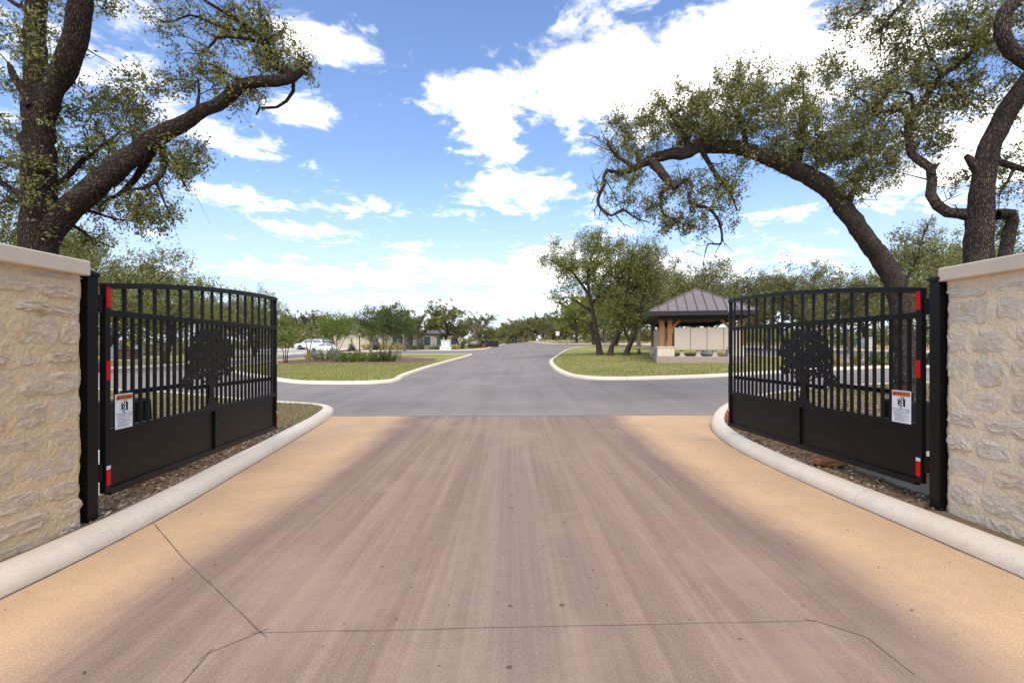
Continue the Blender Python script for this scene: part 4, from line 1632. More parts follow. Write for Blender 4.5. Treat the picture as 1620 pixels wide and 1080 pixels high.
# ---- upright oak behind the right wall
YQ = 6.6
tq = [limb([(1562, 722, .40), (1557, 620, .34), (1553, 520, .315), (1549, 430, .305), (1549, 380, .295), (1551, 335, .275), (1553, 295, .255), (1560, 250, .245), (1574, 212, .24), (1592, 178, .235), (1618, 140, .22), (1660, 90, .19), (1710, 20, .14), (1750, -80, .08)], YQ, 'trunk', -.2, .69),
      limb([(1548, 268, .14), (1536, 254, .09), (1528, 246, .05)], YQ - .1, 'trunk', 0, .75),
      limb([(1545, 342, .14), (1520, 338, .105), (1500, 336, .10), (1484, 325, .098), (1473, 308, .095), (1474, 286, .085), (1472, 266, .082), (1456, 255, .078), (1442, 244, .07), (1437, 216, .066), (1440, 190, .066), (1455, 170, .06), (1470, 145, .056), (1490, 120, .054), (1512, 104, .05), (1542, 80, .045), (1572, 62, .035), (1600, 40, .02)], YQ, 'limb', .5, .80),
      limb([(1474, 276, .03), (1482, 262, .022), (1486, 258, .012)], YQ + .1, 'branch'),
      limb([(1440, 192, .045), (1428, 174, .035), (1410, 176, .03), (1386, 178, .024), (1370, 162, .015), (1350, 150, .008)], YQ + .2, 'branch', .3),
      limb([(1442, 184, .03), (1443, 150, .022), (1420, 146, .016), (1398, 148, .008)], YQ + .2, 'branch', -.2),
      limb([(1490, 122, .03), (1478, 100, .02), (1462, 60, .014), (1455, 30, .008)], YQ + .3, 'branch', .2),
      limb([(1470, 145, .03), (1500, 132, .024), (1520, 150, .02), (1545, 172, .012)], YQ + .3, 'branch', .4),
      limb([(1575, 340, .13), (1598, 338, .12), (1602, 352, .12), (1594, 385, .12), (1588, 430, .12), (1586, 520, .13), (1586, 700, .16)], 7.3, 'limb', 0, .8),
      limb([(1575, 255, .06), (1600, 262, .05), (1625, 268, .04), (1660, 262, .02)], YQ, 'branch'),
      limb([(1605, 265, .03), (1595, 285, .02), (1578, 312, .01)], YQ, 'branch'),
      limb([(1660, 118, .13), (1630, 100, .125), (1600, 80, .12), (1586, 52, .115), (1590, 22, .11), (1612, -5, .10), (1650, -50, .08)], 5.9, 'limb', 0, .85),
      limb([(1470, -60, .03), (1440, -8, .026), (1412, 22, .022), (1396, 44, .018), (1393, 70, .012), (1392, 92, .006)], 6.6, 'branch'),
      limb([(1396, 44, .014), (1376, 58, .010), (1358, 74, .005)], 6.6, 'branch'),
      limb([(1400, -40, .02), (1370, 0, .016), (1358, 22, .012), (1340, 36, .006)], 6.8, 'branch')]
bq = pxb([(1395, 40, 72, 38, .5, 50, 6.8), (1450, 100, 60, 40, .6, 44), (1370, 165, 55, 45, .6, 46), (1420, 205, 50, 35, .6, 34), (1500, 170, 55, 55, .6, 52), (1540, 60, 50, 44, .6, 42), (1560, 130, 44, 40, .5, 34), (1500, 60, 50, 40, .6, 34), (1335, 100, 40, 40, .5, 18),
          (1592, 40, 36, 40, .5, 24, 6.2), (1600, 250, 34, 40, .5, 18, 6.8), (1595, 300, 34, 16, .4, 10), (1480, 225, 40, 24, .4, 16), (1560, 10, 90, 24, .5, 34), (1330, 30, 30, 24, .3, 12), (1680, 120, 80, 120, .9, 40, 6.2), (1500, -80, 160, 50, .9, 50, 6.6), (1505, 290, 22, 14, .2, 6),
          (1590, 370, 18, 34, .3, 14, 7.5)], 7.0)
make_tree('oak_tree', 'upright oak with an elbow-bent limb, behind the right wall', (xat(1562, YQ), YQ, .12), tq, bq, .050, 'oak_leaves', 'oak_bark_grey', 23, leafn=44, spread=.112, sub=6, twig=.004, sides=18, gain=1.0)


# ---- tree prototypes for the middle distance and beyond
def proto_limbs(r, H, trunk_r, lean=.1, fork=.35, spread=.45, n=6):
    top = Vector((r.normal(0, lean) * H, r.normal(0, lean) * H, H * .62))
    base = Vector((0, 0, -.15))
    mid = base.lerp(top, .5) + Vector((r.normal(0, .05) * H, r.normal(0, .05) * H, 0))
    L = [([base, Vector((0, 0, .25)), mid, top], [trunk_r * 1.35, trunk_r, trunk_r * .72, trunk_r * .3], 'trunk')]
    for k in range(n):
        f = fork + (.95 - fork) * k / n
        p = base.lerp(mid, min(1, f * 2)) if f < .5 else mid.lerp(top, (f - .5) * 2)
        a = 2 * math.pi * (k * .381 + r.uniform(0, .15))
        l = H * spread * (1.15 - .5 * k / n) * r.uniform(.75, 1.1)
        e = p + Vector((math.cos(a) * l, math.sin(a) * l, H * r.uniform(.10, .28)))
        m = p.lerp(e, .5) + Vector((0, 0, H * r.uniform(-.04, .06))) + Vector((r.normal(0, .04) * H, r.normal(0, .04) * H, 0))
        L.append(([p, m, e], [trunk_r * .45, trunk_r * .3, trunk_r * .1], 'trunk'))
    return L


def proto(name, H, W_, trunk_r, leafsize, leafn, natt, leafmat, bark, seed, clear=.28, fork=.3, flat=1.0, lean=.06, n=7, spread=None, sub=4):
    r = np.random.default_rng(seed)
    L = proto_limbs(r, H, trunk_r, lean, fork, W_ / H * .42, n)
    blobs = []
    tips = [l[0][-1] for l in L]
    for tp in tips:
        blobs.append(((tp.x, tp.y, tp.z + H * .04), (W_ * .20, W_ * .20, H * .13 * flat), max(4, natt // (len(tips) + 3))))
    blobs.append(((0, 0, H * (clear + (1 - clear) * .58)), (W_ * .36, W_ * .36, H * (1 - clear) * .40), natt // 4))
    return make_tree(name, 'x', (0, 0, 0), L, blobs, leafsize, leafmat, bark, seed, leafn=leafn, spread=spread or W_ * .055, sub=sub, twig=.012, sides=8, gain=.8)


PROTOS = {}


ORD = ('first', 'second', 'third', 'fourth', 'fifth', 'sixth', 'seventh', 'eighth', 'ninth', 'tenth', 'eleventh', 'twelfth')


def ordinal(items, k, phrase):
    """name item k by its rank from the left (items are picture columns)"""
    n = sorted(items).index(items[k])
    return ORD[n] + ' from the left ' + phrase


def place(key, px, Y, H, label, group=None, rz=None, w=1.0, X=None, name=None, dz=.11):
    src, H0 = PROTOS[key][:2]
    c = src if not PROTOS[key][2] else copy_tree(src)
    PROTOS[key][2] = True
    X = xat(px, Y) if X is None else X
    s = H / H0
    c.location = (X, Y, g(X, Y) + dz)
    c.rotation_euler = (0, 0, random.uniform(0, 6.28) if rz is None else rz)
    c.scale = (s * w, s * w, s)
    c['label'] = label
    if group:
        c['group'] = group
    elif 'group' in c.keys():
        del c['group']
    return c


def P_(key, *a, **k):
    PROTOS[key] = [proto(*a, **k), a[1], False]


P_('oakA', 'oak_tree', 9.0, 9.5, .26, .19, 70, 230, 'oak_leaves_fresh', 'oak_bark_grey', 31, clear=.22)
P_('oakB', 'oak_tree', 8.5, 9.0, .22, .19, 66, 230, 'oak_leaves', 'oak_bark_grey', 32, clear=.25, lean=.12)
P_('oakC', 'oak_tree', 8.0, 8.5, .22, .19, 60, 210, 'oak_leaves_grey', 'pale_bark', 33, clear=.2, lean=.1)
P_('farA', 'oak_tree', 9.0, 9.0, .28, .34, 60, 140, 'oak_leaves', 'oak_bark_grey', 34, clear=.2, sub=2)
P_('farB', 'oak_tree', 8.0, 9.0, .28, .34, 60, 140, 'oak_leaves_grey', 'pale_bark', 35, clear=.15, lean=.1, sub=2)
P_('farC', 'oak_tree', 8.0, 7.5, .25, .34, 60, 140, 'oak_leaves_fresh', 'oak_bark_grey', 36, clear=.12, sub=2)

# trees beside the pavilion: custom leaning trunks
def pav_tree(px, Y, tops, blobs, label, seed, rad=.22, mat='oak_leaves_fresh'):
    L = []
    b = at(px, 561, Y)
    zb = g(b.x, Y) + .10
    base = Vector((b.x, Y, zb))
    for i, tlst in enumerate(tops):
        pts = [Vector((b.x, Y, zb - .15)) if i == 0 else at(tlst[0][0], tlst[0][1], Y)] + [at(p[0], p[1], Y + k * .15 * (1 if i % 2 else -1)) for k, p in enumerate(tlst[(0 if i == 0 else 1):])]
        n = len(pts)
        r0 = rad if i == 0 else rad * .55
        L.append((pts, [r0 * (1.35 if (k == 0 and i == 0) else 1) * (1 - .75 * k / (n - 1)) for k in range(n)], 'trunk'))
    make_tree('oak_tree', label, tuple(base), L, pxb(blobs, Y), .15, mat, 'oak_bark_grey', seed, leafn=60, spread=.42, sub=4, twig=.012, sides=9, gain=.8)


pav_tree(949, 36.5, [[(947, 545), (943, 520), (938, 495), (934, 470), (930, 440), (935, 410), (945, 385)], [(938, 495), (915, 478), (895, 470), (880, 480)], [(934, 470), (905, 430), (880, 415), (862, 410)], [(930, 440), (950, 415), (970, 400)], [(936, 480), (960, 455), (985, 440)]],
         [(880, 408, 32, 26, 2.0, 46), (905, 430, 34, 30, 2, 40), (948, 388, 40, 24, 2.2, 62), (930, 420, 40, 36, 2.2, 60), (960, 440, 34, 36, 2.2, 50), (895, 465, 26, 16, 1.5, 16), (940, 470, 30, 20, 1.6, 28)], 'leftmost straight-trunked oak of the clump beside the pavilion', 41, .20)
pav_tree(964, 35.5, [[(968, 548), (975, 535), (983, 515), (988, 490), (992, 460), (998, 420), (1000, 395)], [(985, 505), (975, 470), (968, 440)], [(990, 475), (1010, 450), (1025, 430)]],
         [(990, 410, 34, 30, 2.2, 60), (975, 450, 30, 34, 2, 46), (1010, 440, 34, 36, 2.2, 54), (985, 490, 30, 26, 1.6, 40), (975, 515, 20, 16, 1.2, 16)], 'middle right-leaning oak of the clump beside the pavilion', 42, .19)
pav_tree(989, 35.2, [[(995, 548), (1003, 530), (1010, 505), (1016, 480), (1022, 450), (1025, 415)], [(998, 543), (990, 528), (985, 512)], [(1013, 492), (1030, 470), (1045, 450)]],
         [(1020, 415, 40, 30, 2.4, 66), (1035, 450, 34, 34, 2.2, 56), (1005, 470, 30, 34, 2, 44), (1000, 510, 22, 18, 1.2, 22)], 'forked right-leaning oak nearest the pavilion', 43, .20, 'oak_leaves')
NEARP = 'oaks behind the mailbox pavilion'
TB = ((1062, 46, 8.5, 'oakB'), (1100, 52, 8.6, 'oakB'), (1010, 60, 9, 'oakC'), (975, 66, 8, 'oakB'), (940, 80, 9, 'farC'), (1130, 60, 8.0, 'oakB'), (912, 92, 9, 'farC'), (960, 95, 9, 'farB'), (1000, 90, 9, 'farA'), (1040, 95, 9, 'farC'))
cols = [q[0] for q in TB]
for k, (px, Y, H, key) in enumerate(TB):
    Xw = xat(px, Y)
    place(key, px, Y, H, ordinal(cols, k, 'among the oaks of the grove behind the mailbox pavilion'), NEARP)
place('oakC', 1215, 48, 8.4, 'pale grey-green oak seen above the right gate left end', None, 1.0)
place('oakB', 1290, 44, 7.5, 'round oak seen above the middle of the right gate', None, 2.0)
place('oakC', 1345, 40, 7.0, 'grey-green oak left of the leaning trunk', None, 3.0)
place('oakB', 1470, 24, 5.6, 'small bushy oak between the leaning trunk and the right wall', None, 4.0)
place('oakA', 1505, 33, 8.6, 'oak behind the upright trunk at the right', None, .5)
place('oakB', 1600, 26, 6.5, 'oak at the right edge behind the wall', None, 2.6)
RB = 'oaks beyond the right street'
TB = ((1180, 70, 8, 'farB'), (1240, 66, 8, 'farA'), (1310, 62, 8, 'farB'), (1375, 58, 8, 'farA'), (1440, 55, 8, 'farB'), (1510, 55, 8, 'farA'))
cols = [q[0] for q in TB]
for k, (px, Y, H, key) in enumerate(TB):
    place(key, px, Y, H, ordinal(cols, k, 'among the oaks of the wood beyond the right street'), RB)
# left side, seen over and through the left gate
place('oakB', 160, 27, 7.3, 'dark oak spreading above the left gate hinge end', None, .4, w=.95)
place('oakA', 262, 36, 7.4, 'light green oak above the middle of the left gate', None, 2.2)
place('oakC', 345, 47, 6.4, 'pale oak behind the left gate cut-out tree', None, 1.2)
place('oakA', 402, 52, 7.4, 'tall thin oak above the free end of the left gate', None, 5.0, w=.8)
place('oakB', 90, 40, 10.5, 'large oak behind the left stone wall', None, 3.3)
place('oakA', 20, 30, 9.5, 'oak at the left edge behind the wall', None, 4.4)
LB = 'oaks of the wood behind the left gate'
TB = ((150, 62, 9, 'farA'), (215, 58, 8, 'farC'), (290, 70, 8.5, 'farA'), (350, 74, 8, 'farB'), (405, 80, 8, 'farC'), (320, 95, 10, 'farA'), (250, 90, 10, 'farB'))
cols = [q[0] for q in TB]
for k, (px, Y, H, key) in enumerate(TB):
    place(key, px, Y, H, ordinal(cols, k, 'among the far oaks of the wood seen through the left gate'), LB)
LC = 'trees behind the parked cars'
TB = ((446, 118, 7.6, 'farC'), (470, 125, 9.4, 'farB'), (500, 130, 9.6, 'farA'), (530, 128, 8.6, 'farB'), (556, 134, 8.5, 'farB'), (430, 100, 7, 'farC'))
cols = [q[0] for q in TB]
for k, (px, Y, H, key) in enumerate(TB):
    place(key, px, Y, H, ordinal(cols, k, 'among the trees in the belt behind the parked cars'), LC)
# by the house
place('farA', 700, 99, 9.9, 'tall spreading oak in front of the house', None, 1.1, w=1.05)
place('farA', 652, 103, 8.0, 'low dark oak against the house roof', None, 2.5, w=1.3)
place('farB', 756, 116, 8.3, 'airy pale oak right of the house', None, .2, w=.95)
place('farA', 727, 104, 6.0, 'low dark tree at the right end of the house', None, 4.2, w=1.1)
place('farC', 622, 121, 10.5, 'tree behind the house roof', None, 4.2)
place('farC', 768, 122, 4.6, 'small bright tree behind the black fence', None, 2)
FB = 'trees of the far belt beyond the dry field'
for k in range(30):
    px = 778 + k * 5.6 + random.uniform(-2, 2)
    Y = random.uniform(150, 215)
    H = random.uniform(7, 9.5) * (1.0 + .30 * max(0, (px - 840) / 90)) * Y / 185
    if px < 800:
        H *= .75
    place(random.choice(('farA', 'farB', 'farB', 'farC')), px, Y, H, 'tree in the far belt beyond the dry field', FB, w=1.1)
place('farB', 858, 140, 8.2, 'pale-trunked oak standing before the far belt', None, 1.0)


def undergrowth(name, pts, h, depth, n, size, mat, label, seed):
    r = np.random.default_rng(seed)
    P = np.array(catmull(pts, 2.0))
    i = r.integers(0, len(P), n)
    XY = P[i] + r.normal(0, 1, (n, 2)) * np.array((2.0, depth))
    hh = h * (.55 + .45 * np.sin(XY[:, 0] * .55 + seed) * np.sin(XY[:, 0] * .21 + 2 * seed) + r.uniform(-.2, .2, n))
    z = np.array([g(x, y) for x, y in XY]) + r.uniform(0, 1, n) ** .8 * np.maximum(hh, .5)
    c, u, v = leaf_arrays(np.column_stack([XY, z]), size, r, .3, .6)
    return tag(quads_obj(name, c, u, v, mat), label, 'undergrowth', None, 'stuff')


undergrowth('undergrowth', [(-20, 226), (30, 228), (75, 215), (110, 190)], 6.5, 4, 16000, 1.0, 'oak_leaves_grey', 'dense scrub filling the far belt of trees', 1)
undergrowth('undergrowth', [(16, 104), (30, 92), (42, 78), (60, 72)], 4.2, 2.5, 12000, .45, 'oak_leaves', 'scrub between the trees behind the pavilion', 2)
undergrowth('undergrowth', [(42, 66), (60, 58), (80, 52)], 3.2, 2.5, 7000, .40, 'oak_leaves_grey', 'scrub in the wood beyond the right street', 3)
undergrowth('undergrowth', [(-80, 82), (-62, 86), (-48, 92), (-44, 104), (-40, 128)], 4.5, 3, 12000, .5, 'oak_leaves', 'scrub in the wood behind the left gate', 4)
undergrowth('undergrowth', [(-64, 132), (-48, 134), (-36, 138)], 5.0, 2.5, 7000, .6, 'oak_leaves_fresh', 'scrub behind the parked cars', 5)
undergrowth('undergrowth', [(-60, 52), (-48, 55), (-38, 60)], 2.6, 2, 6000, .3, 'oak_leaves_grey', 'scrub behind the utility boxes at the left', 6)
undergrowth('undergrowth', [(-16, 132), (-8, 140), (-2, 175)], 3.6, 2.5, 5000, .6, 'oak_leaves_grey', 'scrub right of the house', 7)


# ------------------------------------------------------------------ small garden trees and shrubs
def stem_tree(name, label, px, Y, H, Wd, nst, leafmat, seed, natt=60, leafsize=.14, leafn=40, clear=.4, bark='pale_bark', cat=None, group=None, rad=.03):
    r = np.random.default_rng(seed)
    X = xat(px, Y)
    zb = g(X, Y) + .12
    L = []
    for k in range(nst):
        a = 2 * math.pi * k / nst + r.uniform(-.3, .3)
        e = Vector((X + math.cos(a) * Wd * .30, Y + math.sin(a) * Wd * .30, zb + H * r.uniform(.6, .8)))
        b = Vector((X + math.cos(a) * .12, Y + math.sin(a) * .12, zb - .1))
        m = b.lerp(e, .5) + Vector((-math.cos(a) * .1, -math.sin(a) * .1, 0))
        L.append(([b, m, e], [rad * 1.5, rad, rad * .4], 'trunk'))
    zc = zb + H * (clear + (1 - clear) * .5)
    blobs = [((X, Y, zc), (Wd * .45, Wd * .45, H * (1 - clear) * .5), natt)]
    t = make_tree(name, label, (X, Y, zb), L, blobs, leafsize, leafmat, bark, seed, leafn=leafn, spread=Wd * .07, sub=4, twig=.008, sides=7, group=group, gain=.5)
    if cat:
        t['category'] = cat
    return t


stem_tree('crape_myrtle', 'dark green multi-stemmed crape myrtle behind the flower bed', 609, 47, 4.9, 6.0, 7, 'myrtle_leaves', 51, natt=200, clear=.36, leafsize=.16, leafn=44)
stem_tree('crape_myrtle', 'light green multi-stemmed crape myrtle left of the lamp post', 532, 62, 4.9, 6.2, 7, 'bright_leaves', 52, natt=170, clear=.34, leafsize=.18, leafn=44)
stem_tree('young_tree', 'small bright green tree beside the free end of the left gate', 452, 37, 2.3, 1.5, 3, 'bright_leaves', 53, natt=40, clear=.45, leafsize=.09, bark='oak_bark_grey')
stem_tree('young_tree', 'slender young tree in front of the white cars', 488, 64, 3.0, 2.2, 2, 'oak_leaves_grey', 54, natt=24, clear=.5, leafsize=.12, bark='oak_bark_grey', rad=.05)


stem_tree('crape_myrtle', 'bright green multi-stemmed tree before the garage wall', 586, 84, 4.6, 5.5, 6, 'bright_leaves', 55, natt=110, clear=.38, leafsize=.22, leafn=40)
stem_tree('crape_myrtle', 'dark multi-stemmed tree screening the house door', 640, 88, 5.4, 6.5, 6, 'myrtle_leaves', 56, natt=120, clear=.35, leafsize=.24, leafn=40)


def shrub(name, label, X, Y, H, Wd, mat, seed, n=900, size=.10, cat='shrub', group=None, upright=.5, dz=.12, cone=False):
    r = np.random.default_rng(seed)
    zb = g(X, Y) + dz
    t = thing(name, label, cat, (X, Y, zb), 0, group)
    br = []
    C = []
    ns = max(6, int(n / 60))
    for k in range(ns):
        a = r.uniform(0, 6.28)
        q = math.sqrt(r.uniform(0, 1))
        hh = H * (1 - .45 * q * q) * r.uniform(.75, 1.08)
        if cone:
            hh = H * (1 - q * .97)
        e = np.array((math.cos(a) * Wd * .5 * q, math.sin(a) * Wd * .5 * q, hh))
        b = np.array((e[0] * .35, e[1] * .35, 0))
        m = (b + e) / 2 + r.normal(0, .03 * H, 3)
        br.append((np.array([b, m, e]), np.array([.012, .008, .004]), 3))
        tt = r.uniform(.12, 1.05, n // ns)[:, None]
        C.append((1 - tt) ** 2 * b + 2 * tt * (1 - tt) * m + tt ** 2 * e + r.normal(0, .06 * Wd, (n // ns, 3)) * np.array((1, 1, .6)))
    C = np.concatenate(C)
    C[:, 2] = np.abs(C[:, 2])
    tube_mesh('stems', br, 'oak_bark_grey', t, None)
    c, u, v = leaf_arrays(C, size, r, .3)
    u[:, 2] = np.abs(u[:, 2]) + upright * size * .5
    o = quads_obj('foliage', c, u, v, mat, t)
    o['kind'] = 'stuff'
    return t


rs = random.Random(4)
G1 = 'green shrubs in the island flower bed'
for k, px in enumerate((548, 560, 572, 584, 597, 609, 622)):
    shrub('low_shrub', ORD[k] + ' from the left in the row of low green shrubs of the flower bed', xat(px, 38.5 + rs.uniform(-.8, .8)), 38.5 + rs.uniform(-.8, .8), rs.uniform(.75, .95), 1.1, 'bright_leaves' if k < 4 else 'myrtle_leaves', 60 + k, 1000, .10, group=G1)
for k, px in enumerate((512, 524, 536, 500)):
    shrub('sage_shrub', ('second', 'third', 'rightmost', 'leftmost')[k] + ' pale grey-green sage shrub of the flower bed', xat(px, 39.5), 39.5 + rs.uniform(-1, 1), rs.uniform(.85, 1.15), 1.2, 'sage_leaves', 70 + k, 900, .08, group='sage shrubs in the island flower bed', upright=1.2)
for k, px in enumerate((624, 632)):
    shrub('bare_shrub', ('left', 'right')[k] + ' one of two thin bare-stemmed shrubs ending the flower bed', xat(px, 40), 40, 1.5, .8, 'sage_leaves', 80 + k, 240, .06, group='bare shrubs in the island flower bed', upright=1.0)
shrub('tawny_grass', 'tawny dry ornamental grass at the left of the flower bed', xat(487, 41), 41, .95, 1.2, 'gold_leaves', 84, 300, .1, upright=2)
shrub('cone_shrub', 'blue-green conical evergreen in front of the garage wall', xat(556, 90), 90, 2.2, 1.5, 'conifer_leaves', 85, 1400, .16, cone=True)
shrub('round_shrub', 'dark round shrub before the house front', xat(594, 96), 96, 1.9, 2.0, 'conifer_leaves', 86, 1200, .16)
for k, (px, Y, H, Wd, m) in enumerate(((645, 99, 2.6, 2.2, 'conifer_leaves'), (668, 97.5, 2.3, 1.8, 'conifer_leaves'), (655, 96.5, 1.0, 3.0, 'myrtle_leaves'), (684, 96.5, .95, 2.6, 'sage_leaves'), (692, 96.3, .95, 2.0, 'sage_leaves'), (723, 97, 1.1, 1.8, 'gold_leaves'), (733, 98.5, 1.7, 1.6, 'myrtle_leaves'))):
    shrub('foundation_shrub', ('tall dark shrub left of the house window', 'dark upright shrub right of the house window', 'low wide green shrub under the house window', 'left grey-green shrub beside the white monument', 'right grey-green shrub touching the white monument', 'golden shrub right of the white monument', 'green shrub between the monument and the hedge')[k], xat(px, Y), Y, H, Wd, m, 90 + k, 700, .18, group='foundation shrubs along the house')
for k, px in enumerate((582, 594, 606, 618, 630)):
    shrub('golden_grass', ORD[k] + ' from the left golden grass clump in the house garden', xat(px, 97), 97 + rs.uniform(-1, 1), 1.5, 2.2, 'gold_leaves', 100 + k, 600, .2, group='golden grasses at the house', upright=1.6)
for k, px in enumerate((744, 750, 756, 762, 768)):
    shrub('hedge_shrub', ORD[k] + ' from the left shrub of the dark hedge behind the hydrant', xat(px, 108), 108, 1.15, 1.5, 'oak_leaves', 110 + k, 500, .2, group='hedge behind the hydrant')
for k, X in enumerate((14.2, 15.2, 16.3, 17.4, 18.5, 19.6, 20.7)):
    shrub('ornamental_grass', ORD[k] + ' from the left grass clump on the strip behind the right gate', X, 24.0 + (X - 14) * .15, rs.uniform(.45, .65), .9, 'bright_leaves' if k > 2 else 'gold_leaves', 120 + k, 500, .09, group='ornamental grasses behind the right gate', upright=2.0)
shrub('seedling', 'small dark seedling on the lawn beside the pavilion', xat(1011, 37), 37, .5, .4, 'conifer_leaves', 130, 120, .08)

# ------------------------------------------------------------------ mailbox pavilion
PZ = 1.03
t = thing('pavilion', 'open mailbox pavilion with grey metal hip roof and cedar posts', 'pavilion', (7.0, 26.1, PZ), R(-12.6))
Wp, Dp = 5.15, 10.4
# local: x along the front (0..Wp), y into depth, z from slab top
ze, zr = 2.28, 3.62
mb = MB()
mb.box((Wp / 2, Dp / 2, -.25), (Wp - .75, Dp - .75, .5))
mb.build('slab', 'slab_aggregate', t, bevel=.015)
A = [Vector((0, 0, ze)), Vector((Wp, 0, ze)), Vector((Wp, Dp, ze)), Vector((0, Dp, ze))]
r0, r1 = Vector((Wp / 2, Wp / 2, zr)), Vector((Wp / 2, Dp - Wp / 2, zr))


def roof_faces(name, P, nseam, ridge_pts):
    """each standing-seam pan a piece of its own; seams run down the slope"""
    a, b = P[0], P[1]
    n = (b - a).cross(ridge_pts[0] - a).normalized()
    ex = (b - a).normalized()
    up = n.cross(ex).normalized()
    if up.z < 0:
        up = -up
    if n.z < 0:
        n = -n
    Lb = (b - a).length
    poly = [(0, 0), (Lb, 0)] + [((p - a).dot(ex), (p - a).dot(up)) for p in ridge_pts]

    def top(x):
        # height of the polygon above the eave at x
        q = poly[1:] + poly[:1]
        best = 0
        for (x1, y1), (x2, y2) in zip(q, q[1:]):
            if min(x1, x2) - 1e-6 <= x <= max(x1, x2) + 1e-6 and abs(x2 - x1) > 1e-6:
                best = max(best, y1 + (y2 - y1) * (x - x1) / (x2 - x1))
        return best
    w = Lb / nseam
    kn = sorted(set([0, Lb] + [p[0] for p in poly[2:]]))
    for k in range(nseam):
        x0, x1 = k * w + .004, (k + 1) * w - .004
        xs = [x0] + [x for x in kn if x0 < x < x1] + [x1]
        lo = [a + ex * x for x in xs]
        hi = [a + ex * x + up * max(.003, top(x)) for x in xs]
        m2 = MB()
        m = len(xs)
        Vt = [p + n * .03 for p in lo + hi]
        Vb = [p for p in lo + hi]
        F = []
        for i in range(m - 1):
            F.append((i, i + 1, m + i + 1, m + i))
            F.append((2 * m + i + 1, 2 * m + i, 3 * m + i, 3 * m + i + 1))
            F.append((i + 1, i, 2 * m + i, 2 * m + i + 1))
        m2.add(Vt + Vb, F)
        m2.build('roof_panel', 'roof_metal', t)
        if k > 0:
            xx = k * w
            h = top(xx)
            if h > .12:
                m3 = MB()
                m3.bar(a + ex * xx + n * .045 + up * .0, a + ex * xx + up * (h - .05) + n * .045, .022, .042)
                m3.build('roof_seam', 'dark_trim', t)


roof_faces('front', [A[0], A[1]], 11, [r0])
roof_faces('right', [A[1], A[2]], 22, [r1, r0])
roof_faces('back', [A[2], A[3]], 11, [r1])
roof_faces('left', [A[3], A[0]], 22, [r0, r1])
for p, q in ((A[0], r0), (A[1], r0), (A[2], r1), (A[3], r1), (r0, r1)):
    mb = MB()
    mb.bar(p + Vector((0, 0, .055)), q + Vector((0, 0, .055)), .10, .03)
    mb.build('ridge_cap', 'roof_metal', t)
for a, b in ((A[0], A[1]), (A[1], A[2]), (A[2], A[3]), (A[3], A[0])):
    d = (b - a).normalized()
    inn = Vector((-d.y, d.x, 0))
    mb = MB()
    mb.bar(a + Vector((0, 0, -.10)) + inn * .02, b + Vector((0, 0, -.10)) + inn * .02, .03, .23)
    mb.build('fascia', 'dark_trim', t)
mb = MB()
mb.box((Wp / 2, Dp / 2, ze - .14), (Wp - .1, Dp - .1, .03))
mb.build('ceiling', 'cedar_ceiling', t)
for (x0, y0, x1, y1) in ((.55, .62, Wp - .55, .62), (.62, .7, .62, Dp - .7), (Wp - .62, .7, Wp - .62, Dp - .7), (.55, Dp - .62, Wp - .55, Dp - .62)):
    mb = MB()
    mb.bar((x0, y0, ze - .28), (x1, y1, ze - .28), .14, .24)
    mb.build('beam', 'dark_trim', t)


def pier(x, y, sx, sy):
    mb = MB()
    mb.box((x, y, .225), (sx, sy, .45))
    pr = mb.build('pier', 'pier_stone', t, bevel=.01)
    r = random.Random(int(x * 10 + y * 7))
    # squared rubble facing, front and side
    for face in (0, 1):
        ln = sx if face == 0 else sy
        z = .01
        while z < .42:
            h = min(r.uniform(.08, .13), .44 - z)
            u = -ln / 2 + .005
            while u < ln / 2 - .04:
                w = min(r.uniform(.14, .3), ln / 2 - .005 - u)
                m2 = MB()
                if face == 0:
                    m2.box((x + u + w / 2, y - sy / 2 - .006, z + h / 2), (w - .012, .03, h - .012))
                else:
                    m2.box((x - sx / 2 - .006, y + u + w / 2, z + h / 2), (.03, w - .012, h - .012))
                m2.build('pier_stone', 'limestone', pr)
                u += w
            z += h
    mb = MB()
    mb.box((x, y, .48), (sx + .08, sy + .08, .06))
    mb.build('pier_cap', 'cast_stone', t, bevel=.006)


for (px_, py_) in ((.86, .80), (Wp - .86, .80), (.86, Dp - .80), (Wp - .86, Dp - .80)):
    pier(px_, py_, .84, .62)
    for dx in (-.20, .20):
        mb = MB()
        mb.box((px_ + dx, py_, (.51 + ze - .40) / 2), (.26 if dx < 0 else .22, .26, ze - .40 - .51))
        mb.build('post', 'cedar', t, bevel=.008)
    s_ = 1 if px_ < Wp / 2 else -1
    mb = MB()
    mb.bar((px_ + s_ * .28, py_, ze - .82), (px_ + s_ * .72, py_, ze - .42), .12, .13)
    mb.build('knee_brace', 'cedar', t)
PM = Matrix.Translation((7.0, 26.1, PZ)) @ Matrix.Rotation(R(-12.6), 4, 'Z')


def mailbox(x, y, rz, label, group):
    p = PM @ Vector((x, y, 0))
    m = thing('mailbox_unit', label, 'mailbox', p, R(-12.6) + rz, group)
    b = MB()
    b.box((0, .22, .33 + .56), (.775, .44, 1.12))
    b.build('cabinet', 'mailbox_tan', m, bevel=.008)
    b = MB()
    b.box((0, .22, 1.46), (.785, .45, .02))
    b.build('cabinet_top', 'mailbox_tan', m)
    b = MB()
    b.box((0, .22, .18), (.20, .20, .30))
    b.box((0, .22, .02), (.34, .34, .04))
    b.build('pedestal', 'mailbox_tan', m)
    # carrier doors on the inner face
    for i in range(2):
        for j in range(6):
            b = MB()
            b.box((-.185 + .37 * i, .443, .46 + j * .17), (.34, .012, .155))
            b.build('compartment_door', 'mailbox_tan', m)
    return m


